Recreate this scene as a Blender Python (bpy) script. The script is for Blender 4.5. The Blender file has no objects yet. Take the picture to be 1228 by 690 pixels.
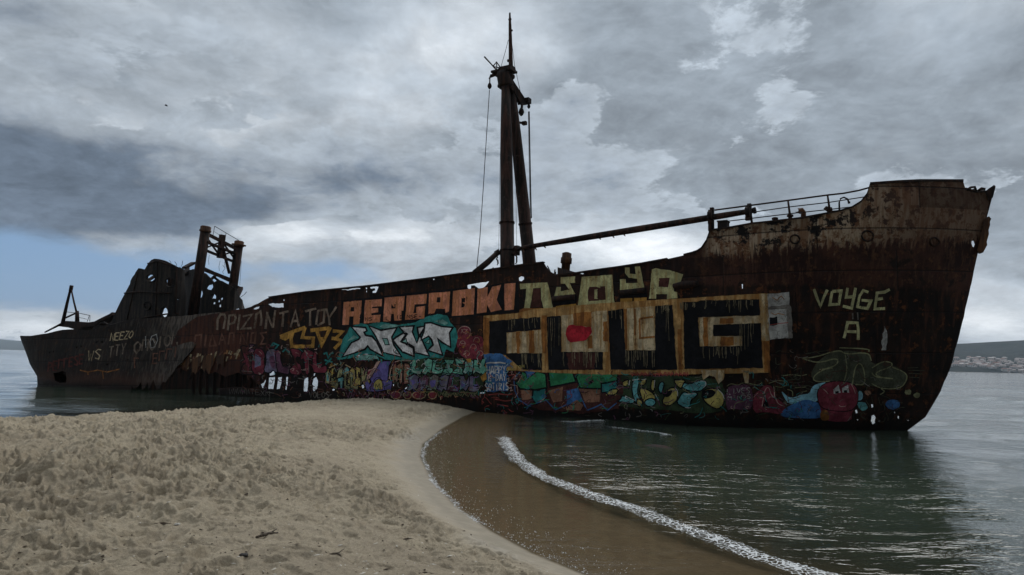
import bpy, bmesh, math, random
import numpy as np
from mathutils import Vector, Matrix, noise
from mathutils.geometry import tessellate_polygon
random.seed(7)
rng = np.random.default_rng(11)
S = bpy.context.scene
C = S.collection

# ------------------------------------------------------------------ camera model
F, CX, CY, H = 851.0, 614.0, 345.0, 2.5
PITCH, ROLL = math.atan(88.0 / F), math.atan(0.0225)
CAM = Vector((0, 0, H))

def ray(x, y):
    dx, dy = x - CX, y - CY
    c, s = math.cos(ROLL), math.sin(ROLL)
    rx, ry = c * dx + s * dy, -s * dx + c * dy
    cp, sp = math.cos(PITCH), math.sin(PITCH)
    return Vector((rx, F * cp + ry * sp, F * sp - ry * cp))

def ground(x, y, z=0.0):
    r = ray(x, y)
    return CAM + r * ((z - H) / r.z)

def at_depth(x, y, d):
    r = ray(x, y)
    return CAM + r * (d / r.y)

# ------------------------------------------------------------------ ship frame: x along the keel to the bow, u toward the beach, z up
A = Vector((math.cos(math.radians(30)), -math.sin(math.radians(30)), 0))
N = Vector((-math.sin(math.radians(30)), -math.cos(math.radians(30)), 0))
N0, SM = -33.6, -27.0

def to_ship(p):
    return p.dot(A), p.dot(N) - N0, p.z

def local(s, u, z):
    return Vector((s - SM, -u, z))

def at(px, py, u=0.0):
    """ship coordinates (s, u, z) of what is seen at a photo position, standing u from the keel plane"""
    r = ray(px, py)
    t = (u + N0 - CAM.dot(N)) / r.dot(N)
    s, uu, z = to_ship(CAM + r * t)
    return s, u, z

def L(px, py, u=0.0):
    return local(*at(px, py, u))

def lerp_tab(tab, x):
    if x <= tab[0][0]:
        (x0, y0), (x1, y1) = tab[0], tab[1]
    elif x >= tab[-1][0]:
        (x0, y0), (x1, y1) = tab[-2], tab[-1]
    else:
        for (x0, y0), (x1, y1) in zip(tab, tab[1:]):
            if x0 <= x <= x1:
                break
    return y0 + (y1 - y0) * (x - x0) / (x1 - x0)

def fbm(v, o=3):
    return noise.fractal(v, 0.9, 2.1, o)

class Surf:
    """a shell u = f(s, z)"""
    lean = None
    def pix(self, px, py):
        r = ray(px, py)
        rn, cn = r.dot(N), CAM.dot(N)
        t0, t1 = (9 + N0 - cn) / rn, (self.ustop + N0 - cn) / rn
        prev = None
        for i in range(81):
            t = t0 + (t1 - t0) * i / 80
            s, u, z = to_ship(CAM + r * t)
            d = u - self.f(s, z, False)
            if prev is not None and d <= 0:
                lo, hi = prev, t
                for _ in range(24):
                    m = (lo + hi) / 2
                    s, u, z = to_ship(CAM + r * m)
                    if u - self.f(s, z, False) <= 0: hi = m
                    else: lo = m
                return s, z
            prev = t
        return s, z
    def dent(self, s, z):
        return 0.030 * noise.noise(Vector((s * .55, z * .7, self.seed))) + 0.014 * noise.noise(Vector((s * 1.6, z * 1.3, self.seed + 9)))
    def map(self, s, z, off=0.0):
        u = self.f(s, z, True)
        if off:
            e = 0.05
            du = (self.f(s + e, z, False) - self.f(s - e, z, False)) / (2 * e)
            dz = (self.f(s, z + e, False) - self.f(s, z - e, False)) / (2 * e)
            du = max(-3, min(3, du)); dz = max(-3, min(3, dz))
            k = off / math.sqrt(1 + du * du + dz * dz)
            return local(s - du * k, u + k, z - dz * k)
        return local(s, u, z)

STEM = []
for p in [(1085, 519), (1110, 500), (1128, 470), (1140, 440), (1151, 400), (1165, 340), (1173, 302), (1183, 262), (1193, 224)]:
    s, _, z = at(*p); STEM.append((z, s))
STEM.insert(0, (-1.6, STEM[0][1] - 2.2))

class Bow(Surf):
    seed, ustop = 1.3, -0.3
    def f(self, s, z, dents):
        zz = max(-1.6, min(9.0, z))
        st = lerp_tab(STEM, zz)
        le = 14.0 + (9.0 - 14.0) * max(0, min(1, zz / 8))
        t = max(0.0, min(1.0, (st - s) / le))
        g = 1 - (1 - t) ** 2.3
        u = 4.2 * g
        if z < 0.7:
            u *= 1 - 0.10 * ((0.7 - z) / 1.6) ** 2
        if dents:
            u += self.dent(s, z) * min(1, t * 4)
        return u

def stern_c(s):
    return 0.2 * (-43 - s) if s < -43 else 0.0
STERN = []
for p in [(57, 463), (55, 450), (46, 436), (38.5, 420), (32.5, 404.5), (32, 398)]:
    r = ray(*p); best = None
    for i in range(200):                    # plane u = stern_c(s)
        t = 0.04 + i * 0.0002
        s, u, z = to_ship(CAM + r * t)
        d = abs(u - stern_c(s))
        if best is None or d < best[0]: best = (d, z, s)
    STERN.append((best[1], best[2]))
STERN.insert(0, (-1.5, STERN[0][1] + 1.5))

class Stern(Surf):
    seed, ustop = 5.1, 0.0
    def f(self, s, z, dents):
        zz = max(-1.5, min(5.0, z))
        t = max(0.0, min(1.0, (s - lerp_tab(STERN, zz)) / 8.5))
        u = stern_c(s) + 4.2 * (1 - (1 - t) ** 2.2) + (0.16 * (1.6 - z) + 0.25) * t
        if dents:
            u += 1.6 * self.dent(s, z) * min(1, t * 3)
        return u

class Wall:
    """upright plate bent along a plan line given in ship (s, u)"""
    def __init__(self, plan, seed=0, lean=0.0):
        self.p = [Vector((a, b)) for a, b in plan]; self.seed = seed; self.leanv = lean
        self.c = [0.0]
        for a, b in zip(self.p, self.p[1:]):
            self.c.append(self.c[-1] + (b - a).length)
    def pix(self, px, py):
        r = ray(px, py)
        o = Vector((CAM.dot(A), CAM.dot(N) - N0)); d = Vector((r.dot(A), r.dot(N)))
        best = None
        n = len(self.p)
        for i in range(n - 1):
            a, b = self.p[i], self.p[i + 1]; e = b - a
            den = d.x * e.y - d.y * e.x
            if abs(den) < 1e-9: continue
            w = a - o
            t = (w.x * e.y - w.y * e.x) / den
            k = (w.x * d.y - w.y * d.x) / den
            lo = -9 if i == 0 else 0; hi = 9 if i == n - 2 else 1
            if t > 0 and lo <= k <= hi and (best is None or abs(k - .5) < best[0]):
                best = (abs(k - .5) if not 0 <= k <= 1 else -1, self.c[i] + k * e.length, H + r.z * t)
        return best[1], best[2]
    def map(self, a, z, off=0.0):
        i = 0
        while i < len(self.p) - 2 and a > self.c[i + 1]: i += 1
        e = self.p[i + 1] - self.p[i]
        q = self.p[i] + e * ((a - self.c[i]) / e.length)
        nv = Vector((-e.y, e.x)).normalized()
        if nv.y < 0: nv = -nv
        q = q + nv * (off + 0.03 * noise.noise(Vector((a * .8, z * .8, self.seed))))
        return local(q.x, q.y, z)

BOW, STN = Bow(), Stern()

# ------------------------------------------------------------------ node helpers
def new_mat(name):
    m = bpy.data.materials.new(name); m.use_nodes = True
    nt = m.node_tree; nt.nodes.clear()
    return m, nt

class G:
    def __init__(self, nt): self.nt = nt
    def n(self, t, **kw):
        x = self.nt.nodes.new(t)
        for k, v in kw.items(): setattr(x, k, v)
        return x
    def put(self, sock, v):
        if isinstance(v, bpy.types.NodeSocket): self.nt.links.new(v, sock)
        elif v is not None:
            if sock.type == 'RGBA' and len(v) == 3: v = (*v, 1)
            sock.default_value = v
    def m(self, op, a, b=None, c=None, clamp=False):
        x = self.n('ShaderNodeMath', operation=op, use_clamp=clamp)
        for i, v in enumerate((a, b, c)):
            if v is not None: self.put(x.inputs[i], v)
        return x.outputs[0]
    def ss(self, v, lo, hi, a=0.0, b=1.0):
        x = self.n('ShaderNodeMapRange', interpolation_type='SMOOTHSTEP')
        self.put(x.inputs[0], v); self.put(x.inputs[1], lo); self.put(x.inputs[2], hi); self.put(x.inputs[3], a); self.put(x.inputs[4], b)
        return x.outputs[0]
    def mix(self, f, a, b, mode='MIX'):
        x = self.n('ShaderNodeMix', data_type='RGBA', blend_type=mode)
        self.put(x.inputs[0], f); self.put(x.inputs[6], a); self.put(x.inputs[7], b)
        return x.outputs[2]
    def coord(self, scale=(1, 1, 1), loc=(0, 0, 0), rot=(0, 0, 0), src='Object'):
        t = self.n('ShaderNodeTexCoord'); mp = self.n('ShaderNodeMapping')
        self.nt.links.new(t.outputs[src], mp.inputs[0])
        mp.inputs['Scale'].default_value = scale; mp.inputs['Location'].default_value = loc; mp.inputs['Rotation'].default_value = rot
        return mp.outputs[0]
    def noise(self, vec, scale, detail=4, rough=0.55, dist=0.0):
        x = self.n('ShaderNodeTexNoise'); self.put(x.inputs['Vector'], vec)
        x.inputs['Scale'].default_value = scale; x.inputs['Detail'].default_value = detail
        x.inputs['Roughness'].default_value = rough; x.inputs['Distortion'].default_value = dist
        return x.outputs['Fac']
    def vor(self, vec, scale, feature='F1', out='Distance', rnd=1.0):
        x = self.n('ShaderNodeTexVoronoi', feature=feature); self.put(x.inputs['Vector'], vec)
        x.inputs['Scale'].default_value = scale; x.inputs['Randomness'].default_value = rnd
        return x.outputs[out]
    def bump(self, h, strength, dist, normal=None):
        x = self.n('ShaderNodeBump'); self.put(x.inputs['Height'], h)
        self.put(x.inputs['Strength'], strength); x.inputs['Distance'].default_value = dist
        if normal is not None: self.put(x.inputs['Normal'], normal)
        return x.outputs[0]
    def bsdf(self, color, rough=0.8, spec=0.3, normal=None, metal=0.0, alpha=None):
        b = self.n('ShaderNodeBsdfPrincipled')
        self.put(b.inputs['Base Color'], color); self.put(b.inputs['Roughness'], rough)
        b.inputs['Specular IOR Level'].default_value = spec; b.inputs['Metallic'].default_value = metal
        if normal is not None: self.put(b.inputs['Normal'], normal)
        if alpha is not None: self.put(b.inputs['Alpha'], alpha)
        o = self.n('ShaderNodeOutputMaterial'); self.nt.links.new(b.outputs[0], o.inputs[0])
        return b
    def xyz(self, v):
        x = self.n('ShaderNodeSeparateXYZ'); self.put(x.inputs[0], v)
        return x.outputs

# ------------------------------------------------------------------ object helpers
def tag(o, label=None, cat=None, group=None, kind=None):
    if label: o['label'] = label
    if cat: o['category'] = cat
    if group: o['group'] = group
    if kind: o['kind'] = kind
    return o

def link_mesh(name, me, mats, parent=None, smooth=False):
    o = bpy.data.objects.new(name, me); C.objects.link(o)
    for m in (mats if isinstance(mats, (list, tuple)) else [mats]): me.materials.append(m)
    if parent is not None: o.parent = parent
    if smooth:
        me.polygons.foreach_set('use_smooth', [True] * len(me.polygons))
    return o

def obj(name, bm, mats, parent=None, smooth=False):
    me = bpy.data.meshes.new(name); bm.normal_update(); bm.to_mesh(me); bm.free()
    return link_mesh(name, me, mats, parent, smooth)

def empty(name, loc=(0, 0, 0), rz=0.0):
    o = bpy.data.objects.new(name, None); C.objects.link(o)
    o.location = loc; o.rotation_euler = (0, 0, rz); o.empty_display_size = .3
    return o

def tube(bm, pts, r, n=10, cap=True, mi=0):
    """round bar along points; r a number or one per point"""
    pts = [Vector(p) for p in pts]
    rs = r if isinstance(r, (list, tuple)) else [r] * len(pts)
    rings = []
    for i, p in enumerate(pts):
        d = (pts[min(i + 1, len(pts) - 1)] - pts[max(i - 1, 0)]).normalized()
        up = Vector((0, 0, 1)) if abs(d.z) < .9 else Vector((1, 0, 0))
        x = d.cross(up).normalized(); y = x.cross(d)
        rings.append([bm.verts.new(p + (x * math.cos(2 * math.pi * k / n) + y * math.sin(2 * math.pi * k / n)) * rs[i]) for k in range(n)])
    for a, b in zip(rings, rings[1:]):
        for k in range(n):
            f = bm.faces.new((a[k], a[(k + 1) % n], b[(k + 1) % n], b[k])); f.material_index = mi; f.smooth = n > 5
    if cap:
        for rg in (rings[0][::-1], rings[-1]):
            f = bm.faces.new(rg); f.material_index = mi

def box(bm, c, sz, rot=None, mi=0):
    c = Vector(c); h = Vector(sz) / 2; vs = []
    for sx in (-1, 1):
        for sy in (-1, 1):
            for q in (-1, 1):
                v = Vector((sx * h.x, sy * h.y, q * h.z))
                if rot is not None: v = rot @ v
                vs.append(bm.verts.new(c + v))
    for q in ((0, 1, 3, 2), (4, 6, 7, 5), (0, 4, 5, 1), (2, 3, 7, 6), (0, 2, 6, 4), (1, 5, 7, 3)):
        f = bm.faces.new([vs[i] for i in q]); f.material_index = mi

def bar(bm, a, b, w, h, mi=0):
    a, b = Vector(a), Vector(b); d = (b - a)
    q = d.to_track_quat('X', 'Z').to_matrix()
    box(bm, (a + b) / 2, (d.length, w, h), q, mi)

def ragged(poly, step, amp, seed=0.0, closed=True):
    out = []
    n = len(poly)
    rj = random.Random(int(seed * 1000) + n)
    for i in range(n if closed else n - 1):
        a, b = poly[i], poly[(i + 1) % n]
        dx, dy = b[0] - a[0], b[1] - a[1]
        l = math.hypot(dx, dy)
        k = max(1, int(l / step))
        for j in range(k):
            t = j / k
            x, y = a[0] + dx * t, a[1] + dy * t
            if amp:
                w = amp if j else amp * .5
                v = noise.noise_vector(Vector((x * 3.1 + seed, y * 3.1, seed))) + .6 * noise.noise_vector(Vector((x * 9 + seed, y * 9, seed + 3)))
                x += w * (v.x + .55 * rj.uniform(-1, 1)); y += w * (v.y + .55 * rj.uniform(-1, 1))
            out.append((x, y))
    if not closed: out.append(poly[-1])
    return out

def sheet_faces(bm, surf, poly, holes=(), off=0.0, grid=0.3, mi=0, flip=False, fn=None):
    """fills a polygon given in (s, z) of the surface, cut on a grid so that it follows the surface"""
    loops = [[Vector((x, y, 0)) for x, y in poly]] + [[Vector((x, y, 0)) for x, y in h] for h in holes]
    tris = tessellate_polygon(loops)
    flat = [v for l in loops for v in l]
    tb = bmesh.new()
    vs = [tb.verts.new(v) for v in flat]
    for t in tris:
        try: tb.faces.new([vs[i] for i in t])
        except ValueError: pass
    lone = [v for v in tb.verts if not v.link_faces]
    if lone: bmesh.ops.delete(tb, geom=lone, context='VERTS')
    x0 = min(v.x for v in flat); x1 = max(v.x for v in flat); y0 = min(v.y for v in flat); y1 = max(v.y for v in flat)
    for ax, lo, hi in ((0, x0, x1), (1, y0, y1)):
        k = math.ceil(lo / grid)
        while k * grid < hi:
            co = Vector((k * grid, 0, 0)) if ax == 0 else Vector((0, k * grid, 0))
            no = Vector((1, 0, 0)) if ax == 0 else Vector((0, 1, 0))
            bmesh.ops.bisect_plane(tb, geom=tb.verts[:] + tb.edges[:] + tb.faces[:], dist=1e-5, plane_co=co, plane_no=no)
            k += 1
    tb.verts.index_update()
    mp = fn or (lambda a, b: surf.map(a, b, off))
    nv = [bm.verts.new(mp(v.co.x, v.co.y)) for v in tb.verts]
    for f in tb.faces:
        ids = [nv[v.index] for v in f.verts]
        n2 = f.normal.z
        if (n2 > 0) == flip: ids.reverse()
        try:
            nf = bm.faces.new(ids); nf.material_index = mi
        except ValueError: pass
    tb.free()

def shell(name, surf, px_poly, px_holes, mat, parent, thick=0.05, grid=0.3, rag=0.03, step=0.22, rag_hole=0.05, extra_holes=(), fn=None, pts=None, flip=False):
    poly = pts if pts is not None else [surf.pix(*p) for p in px_poly]
    holes = [ragged([surf.pix(*p) for p in h], 0.08, rag_hole, 3.3 * i) for i, h in enumerate(px_holes)] + [ragged(h, 0.1, rag_hole, 7.7 * i) for i, h in enumerate(extra_holes)]
    bm = bmesh.new()
    sheet_faces(bm, surf, ragged(poly, step, rag, 1.7), holes, 0.0, grid, 0, flip, fn)
    o = obj(name, bm, mat, parent)
    md = o.modifiers.new('thickness', 'SOLIDIFY'); md.thickness = thick; md.offset = -1
    return o

def Z(x0, y0, k):
    return lambda pts: [(x0 + x / k, y0 + y / k) for x, y in pts]

# ------------------------------------------------------------------ materials
def line_fit(surf, pts):
    q = [surf.pix(*p) for p in pts]
    k, c = np.polyfit([a - SM for a, b in q], [b for a, b in q], 1)
    return float(k), float(c)
K1 = line_fit(BOW, [(855, 304), (980, 293), (1050, 288)])       # lower edge of the pale forecastle paint
K2 = line_fit(BOW, [(845, 343), (980, 343), (1060, 345)])       # lower edge of the red-brown strake
K3 = line_fit(BOW, [(420, 357), (600, 333), (720, 334)])        # bulwark foot
X_FC = BOW.pix(846, 300)[0] - SM

def hull_mat(name, stern=False):
    m, nt = new_mat(name); g = G(nt)
    co = g.coord(); x, y, z = g.xyz(co)
    st = g.noise(g.coord((2.2, 2.2, .16)), 1.6, 6, .62)
    st2 = g.noise(g.coord((5.5, 5.5, .3), (3, 1, 7)), 1.5, 4, .6)
    bl = g.noise(co, .55, 7, .62); fl = g.noise(co, 3.2, 8, .7)
    speck = g.noise(co, 11, 4, .7)
    dark = (0.009, 0.007, 0.0065); rust = (0.088, 0.040, 0.023); brown = (0.026, 0.0155, 0.0115); orange = (0.20, 0.088, 0.034)
    c = g.mix(g.ss(bl, .42, .62), dark, brown)
    c = g.mix(g.m('MULTIPLY', g.ss(st, .48, .68), .75), c, rust)
    c = g.mix(g.m('MULTIPLY', g.ss(fl, .55, .66), .6), c, orange)
    c = g.mix(g.m('MULTIPLY', g.ss(st2, .55, .63), .55), c, (0.012, 0.009, 0.008))
    if stern:
        c = g.mix(.40, c, (0.055, 0.042, 0.034))
        c = g.mix(g.m('MULTIPLY', g.ss(st2, .50, .66), g.ss(x, -26, -17, .2, .6)), c, (0.17, 0.13, 0.10))  # streaked weathering, paler toward the break to paint in light on the plating
        c = g.mix(1.0, c, (0.52, 0.55, 0.58), 'MULTIPLY')
        lo = g.ss(g.m('ADD', z, g.m('MULTIPLY', bl, 2.0)), 1.2, 2.4, 1, 0)
        c = g.mix(g.m('MULTIPLY', lo, .5), c, (0.11, 0.045, 0.028))
        flap_lit = g.m('MULTIPLY', g.ss(x, -19, -14.5), g.ss(st2, .40, .58, .1, .75))
        c = g.mix(flap_lit, c, (0.13, 0.105, 0.085))  # flap at the break coloured lighter, as a plate catching the light
    else:
        # left half below the bulwark: red lead primer showing through
        lf = g.m('MULTIPLY', g.ss(x, -8.5, -6.0, 1, 0), g.ss(g.m('SUBTRACT', z, g.m('MULTIPLY_ADD', x, K3[0], K3[1])), -.35, -.15, 1, 0))
        c = g.mix(g.m('MULTIPLY', lf, g.ss(st, .36, .6, .15, .8)), c, (0.105, 0.044, 0.029))
        fc = g.ss(x, X_FC - 3.5, X_FC + .6)
        # red-brown strake
        h2 = g.m('ADD', g.m('SUBTRACT', z, g.m('MULTIPLY_ADD', x, K2[0], K2[1])), g.m('MULTIPLY', g.m('SUBTRACT', st, .5), .5))
        z2 = g.m('MULTIPLY', g.ss(h2, -.1, .1), fc)
        red = g.mix(g.ss(bl, .40, .60), (0.024, 0.011, 0.010), (0.070, 0.034, 0.024))
        red = g.mix(g.m('MULTIPLY', g.ss(st2, .50, .66), .7), red, (0.10, 0.058, 0.036))
        red = g.mix(g.m('MULTIPLY', g.ss(fl, .54, .66), .6), red, (0.14, 0.085, 0.048))
        red = g.mix(g.ss(g.noise(co, 1.1, 6, .7), .55, .66), red, (0.014, 0.010, 0.009))
        red = g.mix(g.ss(speck, .60, .68), red, (0.012, 0.009, 0.008))
        c = g.mix(g.m('MULTIPLY', z2, .9), c, red)
        c = g.mix(1.0, c, (0.74, 0.60, 0.54), 'MULTIPLY')
        # pale forecastle paint, blistered
        h1 = g.m('ADD', g.m('SUBTRACT', z, g.m('MULTIPLY_ADD', x, K1[0], K1[1])), g.m('MULTIPLY', g.m('SUBTRACT', speck, .5), .35)); h1 = g.m('ADD', h1, g.m('MULTIPLY', g.m('SUBTRACT', st2, .44), 2.0))
        z1 = g.m('MULTIPLY', g.ss(h1, -.16, .22), g.ss(x, X_FC - .3, X_FC + .5))
        tan = g.mix(g.ss(st2, .44, .62), (0.31, 0.24, 0.17), (0.19, 0.125, 0.076))
        tan = g.mix(g.m('MULTIPLY', g.ss(st, .50, .64), .8), tan, (0.15, 0.072, 0.036))
        tan = g.mix(g.ss(fl, .50, .60), tan, (0.10, 0.045, 0.022))
        hole = g.ss(g.m('ADD', g.noise(co, 1.5, 6, .7), g.m('MULTIPLY', speck, .22)), .625, .68)
        tan = g.mix(hole, tan, (0.010, 0.008, 0.008))
        dn = g.ss(x, 24, 27.5)
        tan = g.mix(g.m('MULTIPLY', dn, .75), tan, (0.075, 0.036, 0.022))
        c = g.mix(z1, c, tan)
    # plate seams: a lap every strake and butt
    sz = g.m('ADD', z, g.m('MULTIPLY', x, -.028))
    seam = g.m('ABSOLUTE', g.m('SUBTRACT', g.m('FRACT', g.m('MULTIPLY', sz, .62)), .5))
    sx = g.m('ADD', x, g.m('MULTIPLY', g.m('FLOOR', g.m('MULTIPLY', sz, .62)), 2.7))
    butt = g.m('ABSOLUTE', g.m('SUBTRACT', g.m('FRACT', g.m('MULTIPLY', sx, .16)), .5))
    sl = g.m('MAXIMUM', g.ss(seam, .0, .026, 1, 0), g.ss(butt, .0, .006, 1, 0))
    wn = g.n('ShaderNodeTexWhiteNoise', noise_dimensions='2D'); cv = g.n('ShaderNodeCombineXYZ')
    g.put(cv.inputs[0], g.m('FLOOR', g.m('ADD', g.m('MULTIPLY', sx, .16), .5))); g.put(cv.inputs[1], g.m('FLOOR', g.m('ADD', g.m('MULTIPLY', sz, .62), .5))); nt.links.new(cv.outputs[0], wn.inputs['Vector'])
    tint = g.n('ShaderNodeVectorMath', operation='SCALE'); g.put(tint.inputs[0], c); g.put(tint.inputs['Scale'], g.m('MULTIPLY_ADD', wn.outputs['Value'], .65, .68)); c = tint.outputs[0]
    c = g.mix(g.m('MULTIPLY', sl, .8), c, (0.008, 0.006, 0.006))
    wl = g.ss(g.m('ADD', z, g.m('MULTIPLY', bl, .8)), .55, 1.15, 1, 0)
    c = g.mix(g.m('MULTIPLY', wl, .85), c, (0.010, 0.009, 0.008))
    hgt = g.m('ADD', g.m('MULTIPLY', fl, .6), g.m('ADD', g.m('MULTIPLY', speck, .3), g.m('MULTIPLY', sl, -.9)))
    g.bsdf(c, g.ss(fl, .3, .7, .75, .95), .22, g.bump(hgt, .8, .03))
    return m

def rust_mat(name, a=(0.030, 0.020, 0.015), b=(0.085, 0.036, 0.020), hi=(0.17, .10, .055), k=.35, streak=.25):
    m, nt = new_mat(name); g = G(nt)
    st = g.noise(g.coord((2.5, 2.5, streak)), 2.0, 6, .62); fl = g.noise(g.coord(), 4.5, 7, .68)
    c = g.mix(g.ss(st, .42, .62), a, b)
    c = g.mix(g.m('MULTIPLY', g.ss(fl, .55, .70), k), c, hi)
    g.bsdf(c, .88, .22, g.bump(fl, .7, .03))
    return m

M = {}
M['hull'] = hull_mat('rusted hull plates')
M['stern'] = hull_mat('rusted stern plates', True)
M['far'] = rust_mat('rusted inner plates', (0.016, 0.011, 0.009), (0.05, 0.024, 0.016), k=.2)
M['mast'] = rust_mat('rusted mast steel', (0.012, 0.009, 0.0075), (0.050, 0.024, 0.017), (0.10, .066, .045), .45)
M['house'] = rust_mat('grey brown house plates', (0.012, 0.011, 0.0105), (0.036, 0.027, 0.022), (0.095, .065, .04), .5, .3)
M['dark'] = rust_mat('dark rusted steel', (0.014, 0.011, 0.010), (0.040, 0.020, 0.014), (0.09, .05, .03), .25)
M['orange'] = rust_mat('orange rusted steel', (0.05, 0.026, 0.017), (0.12, 0.055, 0.025), (0.20, .12, .06), .4)
M['wire'] = rust_mat('wire rope', (0.02, 0.018, 0.017), (0.04, 0.03, 0.025), k=.2)

def paint(name, col, wear=.5, to=(0.030, 0.018, 0.013), hi=None, streaky=1.0):
    """spray or brush paint on rusted plate, worn through in streaks and flakes"""
    if name in M: return M[name]
    if name not in ('ink', 'black', 'silver', 'salmon', 'white', 'greek', 'drip'): col = tuple(min(.9, v * 1.22) for v in col)
    m, nt = new_mat(name + ' paint'); g = G(nt)
    st = g.noise(g.coord((3.2, 3.2, .30)), 1.7, 6, .62); fl = g.noise(g.coord((1, 1, .7), (5, 2, 1)), 4.2, 9, .74)
    fine = g.noise(g.coord((1, 1, .6)), 13, 5, .72); soft = g.noise(g.coord((1, 1, 1), (1, 8, 3)), 2.2, 5, .6)
    c = g.mix(g.ss(soft, .36, .64), tuple(v * .62 for v in col), tuple(min(1, v * 1.25) for v in col))
    if hi: c = g.mix(g.m('MULTIPLY', g.ss(st, .44, .60), streaky), c, hi)
    c = g.mix(g.m('MULTIPLY', g.ss(fine, .50, .64), .7), c, tuple(v * .42 for v in col))
    w = g.m('ADD', g.m('MULTIPLY', st, .35), g.m('ADD', g.m('MULTIPLY', fl, .45), g.m('MULTIPLY', fine, .20)))
    c = g.mix(g.m('MULTIPLY', g.ss(w, .60 - .16 * wear, .665 - .10 * wear), .9), c, to)
    g.bsdf(c, .85, .15, g.bump(fl, .6, .02))
    M[name] = m
    return m
RU = (0.13, 0.055, 0.022)
paint('salmon', (0.62, 0.255, 0.155), .25, hi=(0.48, 0.19, 0.085))
paint('silver', (0.68, 0.68, 0.69), .05)
paint('teal', (0.03, 0.20, 0.19), .35)
paint('tealpale', (0.18, 0.36, 0.33), .35)
paint('mint', (0.13, 0.36, 0.27), .3)
paint('tan', (0.42, 0.255, 0.10), .35, RU, hi=(0.30, 0.14, 0.04))
paint('cream', (0.46, 0.37, 0.235), .40, RU, hi=(0.38, 0.235, 0.095))
paint('rust', (0.29, 0.12, 0.032), .3, hi=(0.18, 0.07, 0.022))
paint('black', (0.011, 0.011, 0.013), .22, (0.05, 0.035, 0.02))
paint('ink', (0.009, 0.009, 0.011), .05)
paint('drip', (0.20, 0.165, 0.10), .55, (0.02, 0.018, 0.015))
paint('palegreen', (0.40, 0.39, 0.20), .42, RU, hi=(0.34, 0.24, 0.09), streaky=.7)
paint('maroonpanel', (0.060, 0.022, 0.018), .4)
paint('yellow', (0.40, 0.33, 0.10), .3)
paint('gold', (0.42, 0.225, 0.05), .5)
paint('red', (0.36, 0.018, 0.03), .22)
paint('redscrawl', (0.30, 0.06, 0.05), .5)
paint('maroon', (0.17, 0.03, 0.045), .35)
paint('plum', (0.12, 0.05, 0.085), .35)
paint('purple', (0.125, 0.105, 0.30), .2)
paint('violetgrey', (0.16, 0.14, 0.21), .4)
paint('blue', (0.045, 0.13, 0.30), .4)
paint('lightblue', (0.22, 0.44, 0.52), .25)
paint('aqua', (0.12, 0.35, 0.36), .3)
paint('green', (0.035, 0.20, 0.085), .3)
paint('darkgreen', (0.035, 0.055, 0.028), .35)
paint('brownpink', (0.24, 0.12, 0.075), .4)
paint('olive', (0.19, 0.19, 0.10), .4)
paint('olivedark', (0.055, 0.058, 0.038), .4)
paint('white', (0.62, 0.62, 0.60), .3)
paint('greywhite', (0.33, 0.32, 0.30), .5)
paint('voyge', (0.40, 0.38, 0.20), .38)
paint('pink', (0.42, 0.28, 0.24), .4)
paint('greek', (0.26, 0.195, 0.145), .62, (0.07, 0.035, 0.022))
paint('greekfaint', (0.135, 0.062, 0.042), .62, (0.07, 0.033, 0.024))
paint('redfaint', (0.085, 0.026, 0.021), .55, (0.05, 0.025, 0.02))
paint('greekdim', (0.150, 0.115, 0.088), .6, (0.03, 0.02, 0.015))
paint('peel', (0.40, 0.31, 0.19), .5, (0.10, 0.05, 0.025))
paint('orangerust', (0.22, 0.10, 0.04), .4)
paint('greyship', (0.15, 0.135, 0.12), .5)

# ------------------------------------------------------------------ the wreck
ship = empty('shipwreck', tuple(A * SM + N * N0), math.radians(-30))
tag(ship, 'long rusty graffiti covered shipwreck aground at the tip of the sand spit', 'shipwreck')

bow_top = [(301, 368.2), (322.5, 357), (342.6, 354), (367, 350.6), (398, 347.6), (444.7, 343), (480, 338.4), (520, 333.4), (550, 329.3), (569, 327),
           (600, 322), (627, 318), (652, 315.2), (654.5, 319.7), (660, 326), (668, 330.4), (682, 329.3), (720, 323.7), (740, 321), (770, 316.5), (800, 311), (820, 306.5),
           (830, 304), (836, 301.8), (841, 298.5), (847, 289.6), (851.5, 277), (873, 274.2), (901.7, 269), (930, 266), (962.6, 262.2), (991, 257), (1009, 253.5),
           (1021.7, 249.6), (1032.5, 243), (1039.7, 234), (1043.6, 222), (1075, 219.6), (1103.5, 218.2), (1155.5, 218.3), (1157, 224.5), (1160, 229), (1164, 228),
           (1168, 226), (1171, 228.5), (1176, 227), (1182, 229), (1188, 225), (1193, 224)]
pts = [BOW.pix(*p) for p in bow_top]
stem_pts = [(s - .001, z) for z, s in reversed(STEM)]
aft_bottom = [(265, 474), (262, 466), (280, 464), (300, 466), (312, 463), (300, 452), (285, 447), (270, 452), (258, 446), (250, 449), (243, 440), (236, 447), (230, 441),
              (224, 446), (216, 441), (205, 444), (203, 420), (214, 396), (236, 380), (268, 374.5), (285, 371.3), (293, 370.6)]
poly = pts[:-1] + stem_pts + [(-37.5, -1.6)] + [BOW.pix(*p) for p in aft_bottom]
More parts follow.
